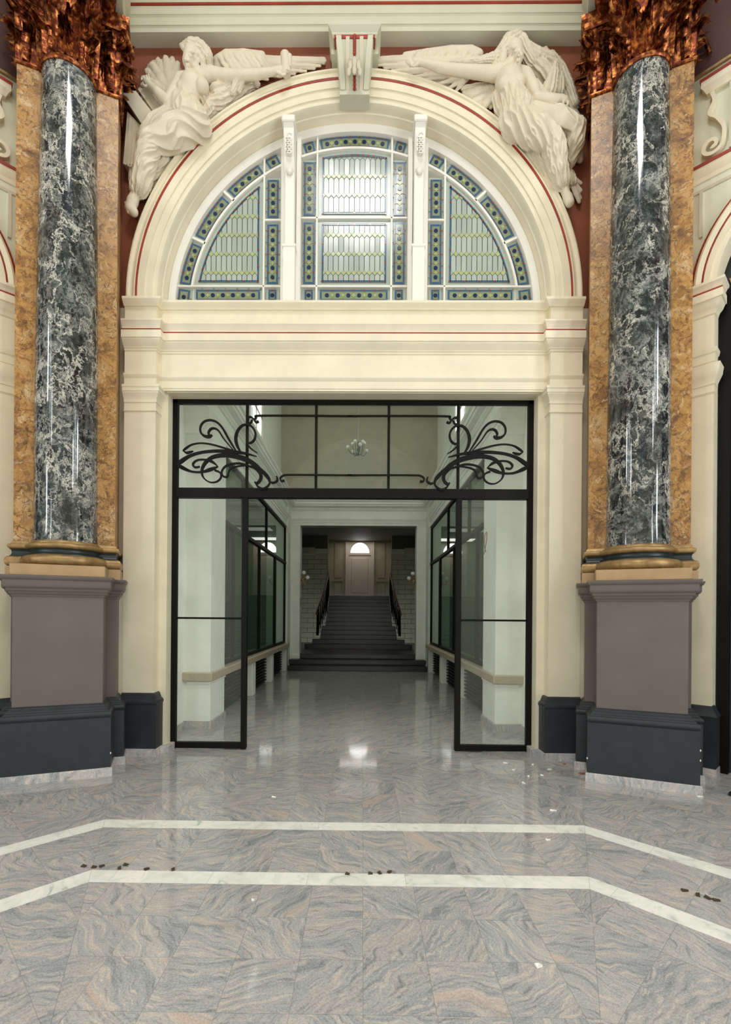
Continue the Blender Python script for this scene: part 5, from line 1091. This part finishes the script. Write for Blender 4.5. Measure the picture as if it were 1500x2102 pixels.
for sx, nm in ((-1, 'left'), (1, 'right')):
    m = lambda x0, x1: tuple(sorted((sx * x0, sx * x1)))
    rl = tag(empty('stair_railing', (sx * 1.3, 17.6, .7)), f'dark stair railing with wooden handrail on the {nm} of the staircase', 'railing', 'stair railings')
    zst = lambda y: .435 + .15 * ((y - 16.9) / .29 + 1)
    p0, p1 = (sx * 1.42, 17.55), (sx * 1.30, 20.5)
    pts = [(sx * 1.50, 17.45, zst(17.45) + .72), (sx * 1.46, 17.7, zst(17.7) + .82), (sx * 1.36, 18.4, zst(18.4) + .92), (sx * 1.27, 20.4, zst(20.4) + .92)]
    obj('handrail', MB().tube(catmull(pts, 5), .035, 8), 'rail_wood', rl)
    obj('newel', MB().tube([(sx * 1.47, 17.6, zst(17.6) - .1), (sx * 1.47, 17.6, zst(17.6) + .82)], [.05, .035], 10), 'iron', rl)
    for k in range(10):
        u = k / 9; y = 17.8 + 2.6 * u; x = sx * (1.44 - .17 * min(1, u * 2)); obj('baluster', MB().tube([(x, y, zst(y) - .12), (x, y, zst(y) + .3), (x, y, zst(y) + .9)], [.014, .03, .014], 8), 'iron', rl)
    obj('bottom_rail', MB().tube([(sx * 1.46, 17.7, zst(17.7) + .08), (sx * 1.27, 20.4, zst(20.4) + .08)], .02, 6), 'iron', rl)
    # rusticated wall beside the stair
    bw = struct(f'wall_stair_{nm}', MB().box(*m(1.34, 2.7), 20.62, 20.9, 0, 5.4).box(*m(2.6, 2.7), 14.95, 20.62, 0, 5.4), 'stair_joint', f'olive rusticated block wall {nm} of the staircase', 'wall', 0)
    zc = .435; r = 0
    while zc < 4.1:
        hgt = .22 if r % 2 else .19; x = 1.35 + (.0 if r % 2 else -.3)
        while x < 2.6:
            x0, x1 = max(x, 1.35), min(x + .56, 2.59)
            if x1 - x0 > .03: obj('wall_block', MB().bbox(*m(x0 + .006, x1 - .006), 20.58, 20.63, zc + .006, zc + hgt - .006, .008), 'stair_wall', bw, 0)
            x += .56
        zc += hgt; r += 1
    obj('stair_cornice', MB().sweep([(m(1.36, 2.6)[0], 20.62), (m(1.36, 2.6)[1], 20.62)], [(-.05, 4.12), (.03, 4.12), (.05, 4.18), (.10, 4.24), (.10, 4.30), (.14, 4.34), (-.05, 4.34)]), 'stair_wall', bw)
    obj('stair_bracket', MB().bbox(*m(1.85, 2.6), 20.42, 20.62, 4.1, 4.4, .02), 'stair_wall', bw, 0)
    # sconce
    JX, JY = 1.72, 14.76
    sc_ = tag(empty('wall_sconce', (sx * JX, JY, 2.6)), f'brass wall sconce with white globe shades {nm} of the staircase', 'wall lamp', 'staircase sconces')
    obj('backplate', MB().lathe([(.001, 0), (.06, 0), (.055, .02), (.025, .035), (.001, .04)], 14).xf(lambda p: (sx * (JX - p[2]), JY + p[0], 2.68 + p[1] * 1.8)), 'gold', sc_)
    for (dx, dy, dz) in ((.085, .02, .08), (.205, -.03, -.07)):
        obj('arm', MB().tube(catmull([(sx * (JX - .03), JY, 2.66), (sx * (JX - dx * .6), JY + dy, 2.56 + dz * .6), (sx * (JX - dx), JY + dy, 2.62 + dz), (sx * (JX - dx), JY + dy, 2.72 + dz)], 5), .014, 8), 'gold', sc_)
        obj('globe', MB().ball((sx * (JX - dx), JY + dy, 2.77 + dz), .062, 16, 10), 'globe_glass', sc_)
    obj('finial', MB().tube(catmull([(sx * (JX - .03), JY, 2.66), (sx * (JX - .09), JY, 2.55), (sx * (JX - .05), JY, 2.46), (sx * (JX - .03), JY, 2.40)], 4), [.022] * 12 + [.006], 8), 'gold', sc_)
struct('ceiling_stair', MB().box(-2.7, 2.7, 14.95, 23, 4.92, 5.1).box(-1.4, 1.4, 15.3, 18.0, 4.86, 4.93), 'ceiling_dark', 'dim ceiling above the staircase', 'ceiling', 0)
wbk = struct('wall_stair_back', MB().box(-2.6, -.62, 22.2, 22.5, 0, 5.2).box(.62, 2.6, 22.2, 22.5, 0, 5.2).box(-.62, .62, 22.2, 22.5, 4.87, 5.2), 'stair_wall', 'olive panelled wall behind the top of the staircase', 'wall', 0)
for sx in (-1, 1):
    m = lambda x0, x1: tuple(sorted((sx * x0, sx * x1)))
    for z0, z1 in ((2.45, 3.1), (3.2, 4.85)):
        obj('wall_panel', MB().bbox(*m(.82, 1.15), 22.16, 22.22, z0 + .05, z1, .02), 'stair_wall', wbk, 0)
    obj('dado_rail', MB().box(*m(.75, 1.25), 22.12, 22.22, 3.1, 3.18), 'stair_wall', wbk, 0)
    struct(f'wall_landing_{"left" if sx < 0 else "right"}', MB().box(*m(1.5, 1.6), 20.9, 22.2, 2.3, 5.2), 'stair_wall', f'olive side wall of the upper landing on the {"left" if sx < 0 else "right"}', 'wall', 0)
d2 = tag(empty('door_2', (0, 22.2, 2.385)), 'pale panelled door with glowing half-round fanlight at the top of the stairs', 'door', kind='structure')
obj('frame', MB().box(-.64, -.50, 22.08, 22.3, 2.385, 4.9).box(.50, .64, 22.08, 22.3, 2.385, 4.9), 'door_paint', d2, 0)
leaf = obj('leaf', MB().bbox(-.50, .50, 22.12, 22.2, 2.39, 4.3, .006), 'door_paint', d2, 0)
obj('panel', MB().bbox(-.38, .38, 22.09, 22.13, 2.62, 4.15, .02), 'door_paint', leaf, 0)
obj('transom_rail', MB().box(-.5, .5, 22.08, 22.2, 4.28, 4.38), 'door_paint', d2, 0)
obj('fanlight_surround', MB().prism([(-.5, 4.38), (-.42, 4.38)] + [(-.42 * math.cos(a), 4.38 + .46 * math.sin(a)) for a in np.linspace(0, PI, 17)] + [(.5, 4.38), (.5, 4.9), (-.5, 4.9)], 22.1, 22.2, 'y'), 'door_paint', d2, 0)
obj('fanlight_pane', MB().prism([(.43 * math.cos(a), 4.38 + .47 * math.sin(a)) for a in np.linspace(0, PI, 17)], 22.16, 22.18, 'y'), 'daylit_pane', d2, 0)
# chandelier added in the corridor for the hall's one mirrored in the transom
ch = tag(empty('chandelier', (-.03, 12.2, 5.6)), 'small chandelier with white globe shades standing in for the one mirrored in the transom glass', 'chandelier')
cx, cy, cz = unproj(735, 920, 12.2)
obj('rod', MB().tube([(cx, cy, cz - .1), (cx, cy, 8.02)], .008, 6), 'plastic_grey', ch); obj('body', MB().lathe([(.001, -.2), (.03, -.18), (.015, -.1), (.035, -.04), (.015, .02), (.03, .08), (.01, .16), (.001, .2)], 12, (cx, cy, cz)), 'bronze_dark', ch)
for k in range(9):
    a = 2 * PI * k / 9; rr = .27 if k % 2 else .15; hz = .0 if k % 2 else .13
    e = (cx + rr * math.cos(a), cy + rr * math.sin(a), cz + hz)
    obj('arm', MB().tube(catmull([(cx, cy, cz - .12), (cx + rr * .6 * math.cos(a), cy + rr * .6 * math.sin(a), cz - .16), (e[0], e[1], e[2] - .05)], 4), .008, 6), 'bronze_dark', ch)
    obj('globe', MB().ball(e, .042, 12, 8), 'globe_glass', ch)
# small switch plate and a loop of cable
q = unproj(613, 1236, YE + .1); obj_sw = tag(obj('light_switch', MB().bbox(-1.719, -1.70, YE + .08, YE + .16, q[2] - .12, q[2] + .12, .004), 'plastic_grey', None, 0), 'small grey switch plate on the left staircase pilaster', 'switch')
p0 = [unproj(x, y, 6.817) for x, y in ((993, 1138), (998, 1112), (999, 1092), (995, 1100), (994, 1120), (997, 1134))]
tag(obj('cable_loop', MB().tube(catmull(p0, 5), .006, 6), 'cable'), 'short loop of brown cable hanging on the right corridor pillar', 'cable')

# ------------------------------------------------------------------ litter on the floor
def scrap(px, py, w, h, rz, mat, label, cat='paper', grp='litter on the floor'):
    c = onfloor(px, py); mb = MB(); n = 5
    pts = [(-w / 2, -h / 2), (w / 2, -h / 2 * .8), (w / 2 * .9, h / 2), (-w / 2 * .95, h / 2 * .9)]
    f = [rotz(rz)((x, y, 0))[:2] for x, y in pts]
    mb.add([(c[0] + x, c[1] + y, .0012) for x, y in f] + [(c[0] + x * .96, c[1] + y * .96, .006 + .006 * (i % 2)) for i, (x, y) in enumerate(f)], [(0, 3, 2, 1), (4, 5, 6, 7), (0, 1, 5, 4), (1, 2, 6, 5), (2, 3, 7, 6), (3, 0, 4, 7)])
    return tag(obj('paper_scrap' if mat == 'paper' else 'debris', mb, mat, None, 0), label, cat, grp)
scrap(1135, 1664.5, .055, .012, 0, 'paper', 'white paper strip lying before the right pedestal')
scrap(1124, 1725, .035, .018, .4, 'paper', 'white paper bit between the two marble bands at right')
scrap(562, 1637, .04, .014, -.1, 'paper', 'white paper strip on the floor left of centre')
scrap(1105, 1984, .03, .025, .3, 'paper', 'white crumb on the foreground floor at right')
scrap(519, 1849, .016, .014, .3, 'paper', 'tiny white crumb just in front of the near marble band')
for i, (x, y, w, lab) in enumerate([(1037, 1567, .05, 'flat white scrap nearest the right iron door panel'), (1054, 1581, .04, 'white scrap just below the flattest scrap by the right panel'), (1084, 1594, .03, 'small white scrap midway between right panel and pedestal'), (1074, 1608, .035, 'lowest white scrap of the group before the right pilaster'), (1112, 1592, .03, 'upright white scrap before the right black base'), (1128, 1580, .045, 'crumpled white scrap beside the right pilaster skirting'), (1093, 1570, .03, 'faint white scrap close to the right pilaster skirting')]):
    scrap(x, y, w, .02, i * .7, 'paper', lab)
scrap(1194, 1588, .06, .04, .5, 'brown_bit', 'orange-brown chip at the corner of the right pedestal', 'debris')
scrap(1158, 1569, .03, .02, .5, 'brown_bit', 'small brown chip by the right pilaster skirting', 'debris')
scrap(1436, 1636, .05, .02, .1, 'paper', 'white scrap under the outer corner of the right pedestal')
for i, (x, y) in enumerate([(193, 1781), (209, 1779), (245, 1783), (258, 1776), (301, 1785), (355, 1786), (172, 1779)]):
    scrap(x, y, .03, .022, i, 'leaf_litter', 'dark leaf scrap along the near marble band at left', 'leaf', 'dark leaf scraps at the left of the near band')
for i, (x, y) in enumerate([(760, 1794), (779, 1793), (799, 1791), (713, 1795)]):
    scrap(x, y, .028, .02, i * 2, 'leaf_litter', 'dark leaf scrap along the near marble band at centre', 'leaf', 'dark leaf scraps at the centre of the near band')
for i, (x, y) in enumerate([(1405, 1829), (1432, 1838), (1452, 1844), (1470, 1849)]):
    scrap(x, y, .035, .022, i, 'leaf_litter', 'dark leaf scrap along the near marble band at right', 'leaf', 'dark leaf scraps at the right of the near band')
q = onfloor(1497, 1634)
sh = MB(); sec = []
for i, (u, w, h) in enumerate(((0, .02, .03), (.03, .04, .045), (.09, .05, .055), (.16, .046, .07), (.24, .042, .09), (.28, .03, .10))):
    sec.append([(q[0] + u + .0, q[1] + w * math.cos(a) * 1.0, .004 + h * max(0, math.sin(a))) for a in np.linspace(0, PI, 9)])
n = 9; sh.add([p for s in sec for p in s], [(i * n + j, i * n + j + 1, (i + 1) * n + j + 1, (i + 1) * n + j) for i in range(5) for j in range(n - 1)] + [(i * n, (i + 1) * n, (i + 1) * n + n - 1, i * n + n - 1) for i in range(5)] + [tuple(range(n)), tuple(range(5 * n, 6 * n))[::-1]])
tag(obj('shoe', sh, 'shoe_black', None, 60), 'toe of a dark shoe at the right edge beside the pedestal', 'shoe')
